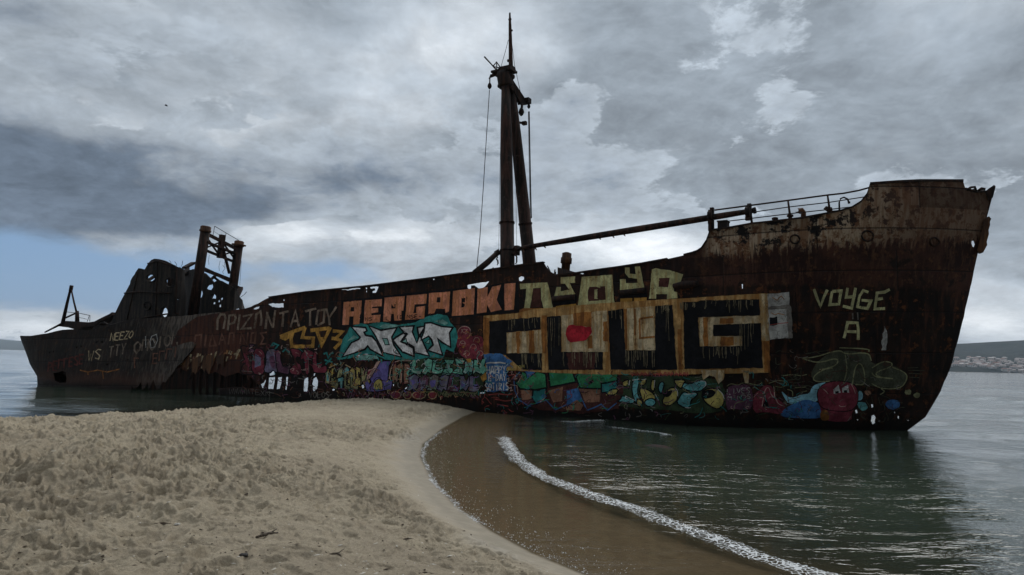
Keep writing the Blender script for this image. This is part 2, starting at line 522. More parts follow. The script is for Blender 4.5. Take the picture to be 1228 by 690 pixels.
holes = [
    [(321, 365), (327, 364), (340, 364), (340.3, 369), (333, 369), (326, 368)], [(302.5, 371), (306, 369), (311, 367), (310.5, 370), (306, 371.3)],
    [(339.3, 359.3), (341, 359.5), (341, 361), (339.5, 361)], [(409, 347.6), (416, 347.2), (423, 346), (432, 345.3), (432, 346.3), (418, 348.2)],
    [(438, 345.3), (440, 345.3), (440, 347), (438.5, 347)], [(443.5, 344.5), (449, 344), (454, 343.4), (453, 347), (450.5, 351.5), (446.5, 351.6), (446, 350), (449.5, 348.5), (449, 346), (444, 346.2)],
    [(438.5, 348.8), (440, 348.6), (440, 350.5), (438.7, 350.5)],
    [(518.8, 334.8), (521, 334.6), (520.5, 336), (519, 336)],
    [(560.3, 342.2), (570, 340), (586.5, 337.6), (583.5, 341.5), (579.5, 345.5), (573, 346), (568.5, 342.2), (565, 342.6), (564.4, 347), (560.4, 346.6)],
    [(621.5, 333.2), (624.5, 331.4), (628, 332.4), (628.4, 335), (625.5, 337.2), (622, 336.4)],
    [(694, 328.6), (697.5, 327.6), (700.5, 328.2), (699, 329.6), (695, 330)],
    # slots between the frames where the plating has rusted through
    [(312.5, 461), (316, 459), (318.8, 453), (319.4, 452.6), (318, 459), (315.6, 465.6), (314, 465.5)],
    [(322.8, 445.6), (328.6, 445), (329.4, 450), (323, 450.6)], [(322, 453), (329.6, 452.4), (329, 459), (327.8, 466.6), (321.2, 466.4), (321.6, 459)],
    [(333, 453), (338, 452.3), (337.4, 459), (335.6, 466.4), (331.2, 467), (332, 460)], [(342.8, 452.6), (345.6, 452.3), (345, 460), (343.6, 468), (341.6, 467), (342.4, 460)],
    [(343, 445), (344.6, 444.4), (346, 449.6), (344.8, 450)],
    [(365, 453.4), (369.6, 452.8), (369.8, 460), (368.6, 470), (363.8, 469.8), (364.2, 462)], [(376, 454), (379, 452), (381.4, 458), (380.4, 466), (376, 470), (374.6, 467), (375.6, 463), (374, 461)],
    [(376, 448.4), (378.4, 447.2), (377.4, 450.8), (375.8, 451)],
    [(399.6, 461), (400.4, 461), (401, 464.6), (402, 466), (400.4, 469), (398.2, 469), (397.6, 466), (399, 464.6)], [(409.6, 459.6), (411.6, 458.6), (411.6, 463), (410.6, 465.5), (409, 464.5)],
    [(433, 462.5), (435, 461), (437, 463), (436.4, 465.4), (434, 466)], [(471, 461.5), (472.6, 460.5), (472.4, 463.5), (471.2, 463.8)], [(485, 465.8), (489, 463.4), (489.4, 465.6), (486, 467)],
    [(497, 463), (499.6, 463.6), (499, 465), (497.2, 464.6)], [(529, 459.2), (530.8, 459.2), (530.8, 460.8), (529, 460.8)],
    [(427, 425.6), (431.8, 425), (431.6, 427), (427, 427.4)], [(436, 425), (440.8, 424.6), (440.6, 426.8), (436.4, 427)],
    [(574.8, 471), (580.8, 470.6), (580.8, 472), (575, 472.2)],
    # ragged holes low in the bow
    [(1025.5, 492), (1028.4, 491.4), (1029, 496), (1026.4, 496.6)], [(1044.5, 485.4), (1047.4, 484.8), (1047.6, 489), (1045.4, 489.6)],
    [(1045, 499), (1048, 497.4), (1050.6, 501), (1050, 508), (1046.8, 510), (1044.4, 505)], [(1027, 502.6), (1030, 503.6), (1029, 505)], [(1053.6, 505), (1055.4, 505.4), (1054.4, 507)],
    [(1076.4, 499), (1078.6, 499.4), (1078.6, 503), (1077, 503)], [(1088, 504), (1090, 504), (1090, 505.6), (1088.4, 505.6)], [(1072.6, 494), (1073.8, 494), (1073.8, 496), (1072.6, 496)],
    [(889.6, 341), (891.2, 341), (891.2, 346), (890, 346.4)], [(1165.2, 289), (1168.4, 288.6), (1169.6, 293), (1168.6, 297), (1166.4, 296), (1165.2, 292)],
    [(894, 364), (896, 364), (896, 366.6), (894.4, 366.6)],
]
hull = shell('hull_plating', BOW, None, holes, M['hull'], ship, .045, .28, .018, .3, .02, pts=poly)

# far side: same lines mirrored, with the openings the daylight comes through
def far_map(s, z):
    return local(s, -BOW.f(s, z, True), z)
class FarBow(Bow):
    ustop = -9
    def pix(self, px, py):
        r = ray(px, py); rn = r.dot(N)
        a, b = (2 + N0) / rn, (-7 + N0) / rn
        for i in range(400):
            t = a + (b - a) * i / 400
            s, u, z = to_ship(CAM + r * t)
            if u <= -self.f(s, z, False) : break
        return s, z
FB = FarBow()
top_near = [p for p in pts if p[0] < 3]
far_poly = [(s, z - (.0 if s > -12 else .12)) for s, z in top_near] + stem_pts + [(-37.5, -1.6), (-46, -1.4), (-46, 3.8)]
def rect(x0, y0, x1, y1):
    return [FB.pix(x0, y0), FB.pix((x0 + x1) / 2, y0 - 1), FB.pix(x1, y0), FB.pix(x1, y1), FB.pix((x0 + x1) / 2, y1 + 1), FB.pix(x0, y1)]
far_holes = [rect(307, 441, 350, 474), rect(359, 443, 415, 474), rect(425, 420, 443, 429), rect(428, 456, 440, 470), rect(466, 456, 536, 470), rect(572, 467, 584, 475),
             rect(1018, 482, 1033, 509), rect(1039, 480, 1060, 513), rect(1070, 490, 1094, 509), rect(887, 337, 899, 370), rect(1161, 286, 1171.5, 299)]
far = shell('far_side_plating', BOW, None, [], M['far'], ship, .045, .45, .02, .5, .06, extra_holes=far_holes, fn=far_map, pts=far_poly, flip=True)

# decks
def zt(s):
    best = None
    for (a, za), (b, zb) in zip(pts, pts[1:]):
        if a <= s <= b: best = za + (zb - za) * (s - a) / max(1e-6, b - a)
    return best
bm = bmesh.new(); prev = None
for i in range(70):
    s = -42 + i * (27.2 / 69)
    zd = (zt(s) or 4.4) - 1.15
    row = [bm.verts.new(local(s, BOW.f(s, zd, False) * k - .05 * k, zd + .12 * (1 - k * k))) for k in (-1, -.5, 0, .5, 1)]
    if prev:
        for a in range(4): bm.faces.new((prev[a], prev[a + 1], row[a + 1], row[a]))
    prev = row
deck = obj('main_deck', bm, M['dark'], ship); deck.modifiers.new('thickness', 'SOLIDIFY').thickness = .04
bm = bmesh.new(); prev = None
for i in range(40):
    s = -14.6 + i * (16.6 / 39)
    zd = min((zt(s) or 8) - .12, 6.95 + .11 * (s + 14.6) * .55)
    b = max(.02, BOW.f(s, zd, False) - .05)
    row = [bm.verts.new(local(s, b * k, zd)) for k in (-1, -.5, 0, .5, 1)]
    if prev:
        for a in range(4): bm.faces.new((prev[a], prev[a + 1], row[a + 1], row[a]))
    prev = row
fdeck = obj('forecastle_deck', bm, M['dark'], ship); fdeck.modifiers.new('thickness', 'SOLIDIFY').thickness = .04
bm = bmesh.new()      # bulkhead closing the forecastle toward the hold
zb = 6.9; vs = []
for k in range(-6, 7):
    vs.append((bm.verts.new(local(-14.6, 4.1 * k / 6, 5.3)), bm.verts.new(local(-14.6, 4.1 * k / 6, zb))))
for a, b in zip(vs, vs[1:]): bm.faces.new((a[0], b[0], b[1], a[1]))
obj('forecastle_bulkhead', bm, M['dark'], ship)

# inner frames behind the near plating
SLOTS = []
for h in holes:
    cx = sum(p[0] for p in h) / len(h); cy = sum(p[1] for p in h) / len(h)
    if cy > 420:
        for ex in (min(p[0] for p in h), max(p[0] for p in h)):
            s0, z0 = BOW.pix(ex, cy); f0_ = BOW.f(s0, z0, False)
            SLOTS.append([at(ex, cy, f0_ - .08)[0], at(ex, cy, f0_ - .34)[0]])
SLOTS = [(min(a + b) - .03, max(a + b) + .03) for a, b in zip(SLOTS[::2], SLOTS[1::2])]
for i in range(46):
    s = -40.5 + i * .68
    for a, b in SLOTS:
        if a < s < b: s = b + .02 if b - s < s - a else a - .02
    if any(a < s < b for a, b in SLOTS): continue
    bm = bmesh.new(); pr = None
    zl = (zt(s) or 4.3) - 1.2
    for j in range(9):
        z = -1.0 + (zl + 1.0) * j / 8
        u = BOW.f(s, z, False) - .10
        r = [bm.verts.new(local(s + dx, u - du, z)) for dx, du in ((-.012, 0), (.012, 0), (.012, .20), (-.012, .20))]
        if pr:
            for k in range(4): bm.faces.new((pr[k], pr[(k + 1) % 4], r[(k + 1) % 4], r[k]))
        pr = r
    obj('rib', bm, M['dark'], ship)

# rail cap along the sheer, bent with the plating
def cap_strip(name, px, w, h, mat, surf=BOW):
    bm = bmesh.new(); pr = None
    q = [surf.pix(*p) for p in px]
    for s, z in q:
        c = surf.map(s, z)
        r = [bm.verts.new(c + Vector((0, dy, dz))) for dy, dz in ((-w * .35, 0), (w * .65, 0), (w * .65, h), (-w * .35, h))]
        if pr:
            for k in range(4): bm.faces.new((pr[k], pr[(k + 1) % 4], r[(k + 1) % 4], r[k]))
        pr = r
    return obj(name, bm, mat, ship)
cap_strip('bulwark_rail', [p for p in bow_top if 322 <= p[0] <= 652], .22, .05, M['dark'])
cap_strip('bulwark_rail', [p for p in bow_top if 668 <= p[0] <= 800], .20, .05, M['dark'])
cap_strip('forecastle_edge', [p for p in bow_top if 820 <= p[0] <= 1043.7], .20, .06, M['dark'])
cap_strip('forecastle_edge', [p for p in bow_top if 1043 <= p[0] <= 1155.8], .24, .09, M['dark'])

# fender bar with its shadowed lug, on the near plating
q = [BOW.map(*BOW.pix(*p), .09) for p in [(808, 343.5), (822, 341.8), (838, 340)]]
bm = bmesh.new(); tube(bm, q, [.10, .17, .11], 8); obj('rubbing_bar', bm, M['dark'], ship)
for a, b in (((663, 359), (690, 356.6)), ((745, 351.5), (774, 348.2))):
    bm = bmesh.new(); q = [BOW.map(*BOW.pix(*p), .06) for p in (a, ((a[0] + b[0]) / 2, (a[1] + b[1]) / 2), b)]
    tube(bm, q, .12, 8); obj('rubbing_bar', bm, M['dark'], ship)

# stem head: anchor bracket plates and torn rail at the prow
def plate(name, px, u, th, mat, parent=ship, holes=()):
    """flat upright plate in the fore-and-aft plane at u, outlined as seen"""
    loops = [[at(x, y, u) for x, y in px]] + [[at(x, y, u) for x, y in h] for h in holes]
    flat = [p for l in loops for p in l]
    tris = tessellate_polygon([[Vector((p[0], p[2], 0)) for p in l] for l in loops])
    bm = bmesh.new(); vs = [bm.verts.new(local(*p)) for p in flat]
    for t in tris:
        try: bm.faces.new([vs[i] for i in t])
        except ValueError: pass
    bmesh.ops.recalc_face_normals(bm, faces=bm.faces[:])
    r = bmesh.ops.extrude_face_region(bm, geom=bm.faces[:])
    bmesh.ops.translate(bm, vec=(0, th, 0), verts=[e for e in r['geom'] if isinstance(e, bmesh.types.BMVert)])
    bmesh.ops.recalc_face_normals(bm, faces=bm.faces[:])
    return obj(name, bm, mat, parent)
plate('stem_bracket', [(1181, 262), (1186, 259.5), (1188.8, 262.6), (1187.2, 266), (1187.4, 270), (1185.6, 276), (1186, 281), (1183.4, 290), (1184, 294), (1180.2, 301), (1177, 302.4), (1174.6, 302.8), (1172, 300)], .22, .44, M['orange'])
plate('stem_head', [(1181, 230), (1186, 226), (1190, 223.4), (1192, 222), (1194, 223.4), (1193.4, 227), (1191, 236), (1186, 240)], .12, .24, M['dark'])
bm = bmesh.new(); tube(bm, [L(1158, 226.5, 1.2), L(1170, 230, .8), L(1181, 229.5, .2)], .05, 6); tube(bm, [L(1160, 228, 1.1), L(1164, 225, 1.0), L(1169, 224.4, .9), L(1170.5, 229, .8)], .05, 6)
tube(bm, [L(1173, 229, .7), L(1177, 226, .6), L(1181, 227, .5)], .05, 6); obj('torn_rail', bm, M['dark'], ship)

# ---------------------------------------------------------------- stern section
stern_top = [(32.5, 404.5), (38, 403), (45.5, 401.6), (57, 400), (66, 397.5), (75.7, 395.6), (89.6, 395), (103, 396), (118, 394), (131, 391.8), (145, 387), (159, 382.6), (175, 381.8),
             (192, 381.2), (210, 379.6), (225, 378.6), (245, 376.2), (266, 374.6)]
stern_right = [(262, 382), (252, 393), (243, 404), (236, 412), (228, 423), (222, 430), (217, 436), (212, 440), (206, 449), (203, 452), (198, 459), (195, 458), (191, 466), (188, 468), (186, 462),
               (184, 455), (180, 464), (178, 467), (177, 458), (174, 465), (170, 468.5), (169, 458), (165, 464), (160, 467), (158, 462)]
sp = [STN.pix(*p) for p in stern_top]
sp[0] = (STERN[-2][1] + .01, STERN[-2][0])
spoly = sp + [STN.pix(*p) for p in stern_right] + [(STN.pix(157, 466)[0], -1.4)] + [(s + .02, z) for z, s in STERN[:5]]
sholes = [[(64, 447.5), (70, 446.6), (74, 445), (78, 446.5), (79, 452), (79, 459), (72, 459.4), (66, 457)],
          [(91, 416), (93, 415.4), (93, 417.4), (91, 418)], [(96.6, 415), (98.4, 414.4), (98.4, 416.4), (96.8, 417)], [(114.4, 409.6), (116, 409), (116.2, 411.6), (114.6, 412)], [(121, 409), (122.6, 408.6), (122.8, 411), (121.2, 411.4)],
          [(58.6, 422), (60.4, 421.4), (60.4, 423.4), (58.8, 424)], [(63.4, 421), (65, 420.6), (65, 422.6), (63.6, 423)], [(127, 437), (129.4, 436), (129.4, 438.4), (127.4, 439)], [(152.6, 431), (154.6, 430.4), (154.6, 432.6), (153, 433)],
          [(75, 448.4), (77.4, 446.4), (77, 449)]]
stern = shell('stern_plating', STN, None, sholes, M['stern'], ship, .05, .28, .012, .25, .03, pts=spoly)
def sfar_map(s, z):
    return local(s, 2 * stern_c(s) - STN.f(s, z, False) , z)
sf = [(s, z - .1) for s, z in sp if s < -46.5] + [(-46.2, 4.0), (-46.2, -1.4)] + [(s + .02, z) for z, s in STERN[:5]]
shell('stern_far_plating', STN, None, [], M['far'], ship, .05, .6, .03, .5, .03, fn=sfar_map, pts=sf, flip=True)
bm = bmesh.new(); pr = None
for i in range(24):
    s = sp[0][0] + .4 + i * (14.0 / 23)
    zd = lerp_tab(sp, s) - .25
    b = max(.05, STN.f(s, zd, False) - stern_c(s) - .06)
    r = [bm.verts.new(local(s, stern_c(s) + b * k, zd)) for k in (-1, -.5, 0, .5, 1)]
    if pr:
        for a in range(4): bm.faces.new((pr[a], pr[a + 1], r[a + 1], r[a]))
    pr = r
obj('poop_deck', bm, M['dark'], ship).modifiers.new('thickness', 'SOLIDIFY').thickness = .04
bm = bmesh.new(); vs = []     # torn bulkhead closing the dark cavern of the break
for k in range(-6, 7):
    vs.append((bm.verts.new(local(-45.4, 3.8 * k / 6, -1.2)), bm.verts.new(local(-45.4, 3.8 * k / 6, 3.4))))
for a, b in zip(vs, vs[1:]): bm.faces.new((a[0], b[0], b[1], a[1]))
obj('torn_bulkhead', bm, M['dark'], ship)
plate('rudder', [(50, 456), (49.4, 451), (51, 447.4), (54, 446), (57.5, 447), (58, 449), (54.6, 448.6), (52.4, 450.6), (52, 454.6), (53, 457.4)], 2.2, .12, M['dark'])
# rib stubs and peeled plate tongues hanging at the break
for i, (a, b, c) in enumerate([((212, 436), (206, 452), .05), ((221, 432), (217, 448), .06), ((232, 438), (228, 455), .05), ((244, 436), (243, 455), .05), ((258, 440), (257, 458), .05), ((272, 446), (271, 466), .05), ((286, 446), (285, 466), .05)]):
    bm = bmesh.new(); bar(bm, L(*a, 3.8), L(*b, 3.7), .06, .14); obj('bent_frame', bm, M['dark'], ship)
for i, px in enumerate([[(216, 430), (226, 426), (228, 433), (224, 445), (221, 440), (219, 444)], [(230, 431), (241, 427), (240, 436), (234, 449), (231, 446), (229, 450)], [(244, 428), (256, 425), (256, 436), (250, 449), (247, 441), (245, 447), (242, 440)], [(259, 427), (270, 425), (268, 440), (264, 436), (260, 444)]]):
    w = Wall([at(200, 440, 4.25)[:2], at(290, 440, 4.30)[:2]], 3 + i)
    shell('peeled_plate', w, px, [], M['orange'], ship, .03, .25, .05, .15)

# aft house: bent screen wall, rounded bridge front, broken dome behind
hw = [at(108, 392, 3.0), at(135, 390, 3.5), at(178, 382, 3.7), at(205, 380, 3.5), at(215, 379, 2.9), at(221, 379, 1.9), at(223, 379, .6)]
W1 = Wall([p[:2] for p in hw], 21)
house = shell('bridge_wall', W1, [(117, 396), (131.6, 391), (137.4, 377), (146, 359), (154.8, 342), (157.5, 341), (166.4, 324.3), (170, 322.6), (173.6, 323.3), (178, 315.4), (181, 312), (185, 310.4), (191, 311), (198, 313), (204, 316), (210, 319), (216, 321.4), (221.5, 323.5), (222.2, 350), (222.4, 386), (190, 390), (160, 392), (130, 398)],
              [[(176.4, 331.6), (180, 329.4), (184.6, 330.4), (185.8, 334), (184, 338.6), (179.6, 337), (176.6, 336)], [(198.6, 336), (203, 333.4), (208, 336), (208.6, 341), (205, 345), (200, 343)],
               [(195.6, 370.4), (199, 368.6), (201.4, 371), (201, 377), (198, 381), (194.6, 380.6), (193, 378)], [(173.4, 364), (178.6, 362.6), (180.6, 367), (179, 371.6), (174, 371)],
               [(213, 358), (214.6, 358), (214.6, 360), (213, 360)]], M['house'], ship, .10, .3, .012, .25, .025)
# deck inside the bridge and a fallen beam that shows in the windows
for a, b, w_, h_ in ((L(196, 338, 2.6), L(205, 345, 1.4), .25, .12), (L(177, 337, 2.8), L(186, 331, 2.0), .12, .2), (L(204.4, 333, 2.4), L(205, 346, 2.3), .35, .25)):
    bm = bmesh.new(); bar(bm, a, b, w_, h_); obj('fallen_beam', bm, M['dark'], ship)
for px in ([(133, 390.4), (150, 386), (175, 381), (200, 377), (214, 376)], [(150, 352), (165, 350), (185, 351), (205, 352), (219, 354)], [(178, 316.5), (190, 313), (205, 318.6), (220, 325)]):
    bm = bmesh.new(); tube(bm, [W1.map(*W1.pix(*p), .06) for p in px], .055, 6); obj('wall_stiffener', bm, M['dark'], ship)
for px in ([(166, 326), (160, 352), (152, 386)], [(189, 314), (188, 348), (187, 379)], [(212, 322), (211, 350), (210, 377)]):
    bm = bmesh.new(); tube(bm, [W1.map(*W1.pix(*p), .03) for p in px], .035, 6); obj('wall_stiffener', bm, M['dark'], ship)
for cx, cy, rx, ry in ((181, 333.6, 5.6, 5), (204, 339, 5.8, 6), (197.6, 374.6, 5, 7), (177, 367, 4.4, 5.2)):
    bm = bmesh.new(); tube(bm, [W1.map(*W1.pix(cx + rx * math.cos(a), cy + ry * math.sin(a)), .03) for a in [k * .5236 for k in range(13)]], .05, 6, cap=False); obj('window_frame', bm, M['house'], house)
bm = bmesh.new(); tube(bm, [L(146, 386, 3.3), L(152, 362, 3.0), L(157, 343, 2.7)], .05, 6); obj('drain_pipe', bm, M['dark'], ship)
W2 = Wall([p[:2] for p in (at(135, 390, -2.0), at(178, 382, -2.4), at(220, 379, -2.4))], 8)
shell('bridge_far_wall', W2, [(150, 385), (156, 352), (166, 335), (177, 342), (190, 350), (193, 362), (188, 372), (200, 384), (176, 388)], [], M['house'], ship, .05, .4, .08, .25)
shell('screen_plate', Wall([p[:2] for p in (at(128, 392, 2.2), at(170, 330, 2.6))], 4), [(137, 379), (155.5, 343), (156.5, 337), (166, 321.6), (170, 322), (160, 346), (148, 372)], [], M['house'], ship, .04, .3, .04, .2)
dw = [at(224, 372, -.6), at(240, 372, .5), at(262, 372, .7), at(280, 371, .1), at(290, 371, -1.0), at(295, 371, -2.6)]
W3 = Wall([p[:2] for p in dw], 31)
shell('casing_wall', W3, [(217, 384), (217, 329), (221, 327), (226, 324.6), (231, 322.8), (238, 324), (246, 328), (251, 333), (256, 339), (262, 336), (270, 339), (277, 343), (283, 349), (288, 357), (292, 365), (294, 372), (294, 380), (260, 384)],
      [[(247, 345.6), (250, 342), (254.6, 341), (255.6, 345), (253, 348), (249, 347.6)], [(252.6, 354), (256, 352), (258.8, 355), (258.4, 359), (256, 358), (254, 360)], [(255, 363), (258, 362.4), (258, 365), (255, 365.4)], [(261, 360), (266, 356.4), (267, 359), (263.6, 362.4), (260.4, 362.6)], [(262, 366), (264, 363.6), (265.6, 365), (264, 369.4), (262, 369)],
       [(283.6, 371), (287, 369.6), (290, 371.4), (289, 373), (284, 373)], [(239, 350), (242, 348), (243, 352), (241.6, 357), (239, 358)]], M['house'], ship, .10, .3, .02, .22, .035)
for a, b, w, h in [((221, 321.5), (232, 315.5), .5, .16), ((221, 330), (225, 322), .3, .2), ((242, 321), (275, 336.5), .22, .22), ((243, 344), (258, 331), .5, .14), ((256, 332), (276, 348), .4, .16), ((262, 345), (276, 352), .6, .2), ((276, 341), (288, 346), .2, .2), ((284, 356), (289, 345.5), .3, .2), ((250, 366), (262, 340), .1, .1), ((268, 372), (262, 352), .12, .12)]:
    bm = bmesh.new(); bar(bm, L(*a, -.4), L(*b, -1.2), w, h); obj('fallen_beam', bm, M['dark'], ship)
for a, b in [((212, 320), (209.5, 314)), ((216, 322), (219, 313)), ((288, 357), (296, 350)), ((205, 317), (203, 312.5)), ((275, 350), (281, 341))]:
    bm = bmesh.new(); c = ((a[0] + b[0]) / 2 + 1, (a[1] + b[1]) / 2); tube(bm, [L(*a, 1.5), L(*c, 1.5), L(*b, 1.4)], .018, 5); obj('bent_wire', bm, M['wire'], ship)

# goal-post kingposts
def king(base, top, u, r):
    b, t = L(*base, u), L(*top, u)
    e = (t - b).normalized()
    bm = bmesh.new(); tube(bm, [b - e * .4, t], [r, r * .92], 16); o = obj('king_post', bm, M['mast'], ship)
    bm = bmesh.new(); tube(bm, [t - e * .12, t + e * .02, t + e * .03, t + e * .25, t + e * .32], [r * 1.08, r * 1.15, r * 1.0, r * 1.02, r * .7], 16)
    if u < 0: tube(bm, [t - e * .05, t + e * .06], [r * 1.5, r * 1.5], 16)
    obj('post_cap', bm, M['orange'], o)
    return b, t
kb, kt = king((231, 379), (246.3, 276.5), 1.5, .36)
fb, ft = king((275, 376), (286.4, 294), -1.5, .34)
def kp(a, b, k):    # point k of the way up a post
    return a + (b - a) * k
bm = bmesh.new()
for k0, k1, w in ((.97, .93, .2), (.78, .74, .16)):
    bar(bm, kp(kb, kt, k0), kp(fb, ft, k1), w, w)
x = [kp(kb, kt, .95), kp(fb, ft, .76), kp(kb, kt, .78), kp(fb, ft, .93)]
mid_t = (kp(kb, kt, .97) + kp(fb, ft, .93)) / 2; mid_b = (kp(kb, kt, .78) + kp(fb, ft, .74)) / 2
for a, b in ((x[0], mid_b), (x[2], mid_t), (mid_t, x[1]), (mid_b, x[3]), (mid_t + (mid_b - mid_t) * .5, mid_b)):
    bar(bm, a, b, .10, .10)
bar(bm, mid_t + Vector((0, 0, .5)), mid_b - Vector((0, 0, .15)), .34, .3)
bar(bm, kp(kb, kt, .86) + Vector((.3, 0, 0)), kp(fb, ft, .86), .30, .12)
obj('post_truss', bm, M['mast'], ship)
bm = bmesh.new(); bar(bm, kp(kb, kt, .56), kp(fb, ft, .47), .2, .22); bar(bm, L(266, 292, 0), L(275, 328, -1.3), .16, .16); obj('post_brace', bm, M['mast'], ship)
bm = bmesh.new()
rt = [kt + Vector((0.25, -.6, 1.05)), (kt + ft) / 2 + Vector((0.1, -.5, .95)), ft + Vector((0, -.25, .65))]
rt = [L(257.4, 271.4, 0.6), L(271, 279.5, -.3), L(286.5, 288.6, -1.4)]
tube(bm, rt, .022, 6); tube(bm, [rt[0], L(255.4, 282.6, .6)], .022, 6); tube(bm, [rt[1], L(270, 289, -.3)], .02, 6); tube(bm, [rt[0] + Vector((0, 0, -.4)), rt[1] + Vector((0, 0, -.45))], .012, 6)
obj('guard_rail', bm, M['wire'], ship)
for pp in ([(247, 303), (245.4, 312), (244.5, 320)], [(251, 306), (250, 313), (250.6, 318)], [(264, 313), (262.5, 320), (263, 325)], [(267, 318), (270, 322), (267, 326), (268, 329)], [(289.5, 313), (288.4, 328), (287.6, 342)], [(271, 310), (269, 316), (270, 321)]):
    bm = bmesh.new(); tube(bm, [L(*p, -.4 if p[0] < 280 else -1.6) for p in pp], .014, 5); obj('hanging_wire', bm, M['wire'], ship)

# stern mast and platform
us = 1.4
bm = bmesh.new(); tube(bm, [L(74.5, 391, us), L(80, 366, us), L(85.2, 344, us)], [.16, .12, .09], 8); tube(bm, [L(85.4, 347, us), L(88.6, 362, us), L(92.6, 378, us)], [.06, .07, .08], 8); tube(bm, [L(84.6, 349, us), L(86, 342.6, us)], .15, 8)
tube(bm, [L(92.4, 373.4, us), L(92.6, 386, us)], [.14, .17], 8); tube(bm, [L(78.6, 381.4, us), L(92.6, 375, us)], .07, 6)
obj('stern_mast', bm, M['dark'], ship)
plate('stern_platform', [(70.6, 391.6), (72.6, 387.4), (79, 385), (92, 386), (104, 387), (113, 385.8), (121, 381.6), (131, 376.8), (134, 374.6), (134.6, 378), (127, 382), (120, 385.6), (113, 390), (100, 392), (92, 396), (82, 393)], 1.6, 1.4, M['dark'])
bm = bmesh.new(); tube(bm, [L(54, 398.6, 1.8), L(75.7, 387.6, 1.6)], [.06, .10], 8); obj('stern_boom', bm, M['dark'], ship)
bm = bmesh.new(); tube(bm, [L(80, 374.4, 1.2), L(94, 375.6, 1.2), L(108, 378.6, 1.0), L(107.6, 386, 1.0)], .025, 6); tube(bm, [L(104.6, 386, 1), L(107, 379, 1)], .025, 6); tube(bm, [L(93, 380.5, 1.2), L(104, 383, 1.0)], .018, 6); obj('stern_rail', bm, M['wire'], ship)
plate('stern_bulwark', [(110, 395), (116, 389), (124, 386), (129, 388.6), (134, 385), (133, 391), (120, 397)], 2.2, .1, M['house'], holes=[[(116, 390.6), (121, 388), (128.6, 388.6), (128, 390), (120, 391)]])

# ---------------------------------------------------------------- bipod mast, topmast and derrick
def leg(base, top, u0, u1, r0, r1):
    bm = bmesh.new(); a, b = L(*base, u0), L(*top, u1)
    tube(bm, [a + (b - a) * k for k in (-.04, .12, .121, .26, .261, .5, .75, 1)], [r0 * 1.04, r0 * 1.04, r0, r0, r0 * .97, r0 * .92, r0 * .85, r1], 18)
    for k in (.12, .26): 
        c = a + (b - a) * k; e = (b - a).normalized() * .05
        tube(bm, [c - e, c + e], r0 * 1.1, 18)
    return obj('mast_leg', bm, M['mast'], ship), a, b
leg1, m0, m1 = leg((608.6, 330), (606.5, 100), 1.2, .25, .375, .24)
leg2, n0, n1 = leg((636, 326), (613, 108), -1.3, -.25, .36, .24)
bm = bmesh.new(); tube(bm, [L(613.2, 112, 0), L(612.6, 78, 0), L(612, 45, 0), L(611.6, 30, 0), L(611.4, 17, 0)], [.13, .125, .10, .085, .05], 12)
tube(bm, [L(609, 73, 0), L(611.5, 73, 0)], .09, 8); tube(bm, [L(612, 37, 0), L(614.4, 36.6, 0)], .06, 6); tube(bm, [L(610, 24, 0), L(613, 23, 0)], .06, 6); tube(bm, [L(611.3, 18, 0), L(611.5, 15.6, 0)], .05, 6)
obj('topmast', bm, M['mast'], ship)
bm = bmesh.new()      # masthead table with collars
tube(bm, [L(606.8, 105, .2), L(606.6, 102, .2), L(604.6, 92, .2), L(603.8, 87.6, .2)], [.40, .44, .42, .40], 14)
box(bm, L(604.5, 86.6, .1), (1.3, .8, .12)); box(bm, L(609, 83.6, .1), (.7, .5, .3)); box(bm, L(604, 82.8, .1), (.5, .4, .14)); tube(bm, [L(598, 103, .2), L(616, 106, .2)], .13, 8)
tube(bm, [L(600, 104, .3), L(605, 100, .3)], .16, 8); tube(bm, [L(610, 92, 0), L(616, 92.5, 0)], .14, 8)
obj('masthead_table', bm, M['dark'], ship)
bm = bmesh.new()      # arm to the aft block and antenna
tube(bm, [L(600, 92, .3), L(594, 89.6, .3), L(588.6, 91.5, .3)], [.13, .10, .10], 8); tube(bm, [L(588.6, 91, .3), L(586.8, 95, .3)], .05, 6); tube(bm, [L(596, 88, .3), L(601, 97, .3)], .08, 6)
tube(bm, [L(597.6, 86.6, .2), L(589, 77, .2), L(581, 68.4, .2)], [.05, .04, .05], 6); tube(bm, [L(591.6, 79.4, .2), L(595.4, 74.4, .2), L(600, 81, .2)], .035, 6); tube(bm, [L(595.4, 74.4, .2), L(596, 86, .2)], .03, 6); tube(bm, [L(592, 80, .2), L(600.5, 82, .2)], .03, 6)
obj('masthead_arm', bm, M['dark'], ship)
def block(px, py, u, r):
    bm = bmesh.new(); c = L(px, py, u)
    tube(bm, [c + Vector((0, 0, r * 1.6)), c + Vector((0, 0, r * .9)), c + Vector((0, 0, 0)), c + Vector((0, 0, -r * .8)), c + Vector((0, 0, -r * 1.3))], [r * .3, r * .75, r, r * .7, r * .25], 10)
    tube(bm, [c + Vector((0, 0, r * 3.2)), c + Vector((0, 0, r * 1.5))], r * .28, 6)
    return obj('cargo_block', bm, M['dark'], ship)
block(587.2, 103.6, .3, .13); block(625.2, 134.8, -.6, .17); block(634.2, 128, -1.3, .10)
def cable(pp, u, r=.016, name='cable'):
    us = u if isinstance(u, (list, tuple)) else [u] * len(pp)
    bm = bmesh.new(); tube(bm, [L(*p, q) for p, q in zip(pp, us)], r, 6)
    return obj(name, bm, M['wire'], ship)
cable([(587, 108), (583, 170), (579.6, 225), (575.5, 285), (571.4, 325)], [.3, .8, 1.4, 2.2, 3.6], .020)
cable([(634.6, 134), (635.4, 180), (636.4, 230), (637.2, 262)], -1.3, .034)
cable([(633.6, 134), (634.4, 190), (636, 262)], -1.25, .016)
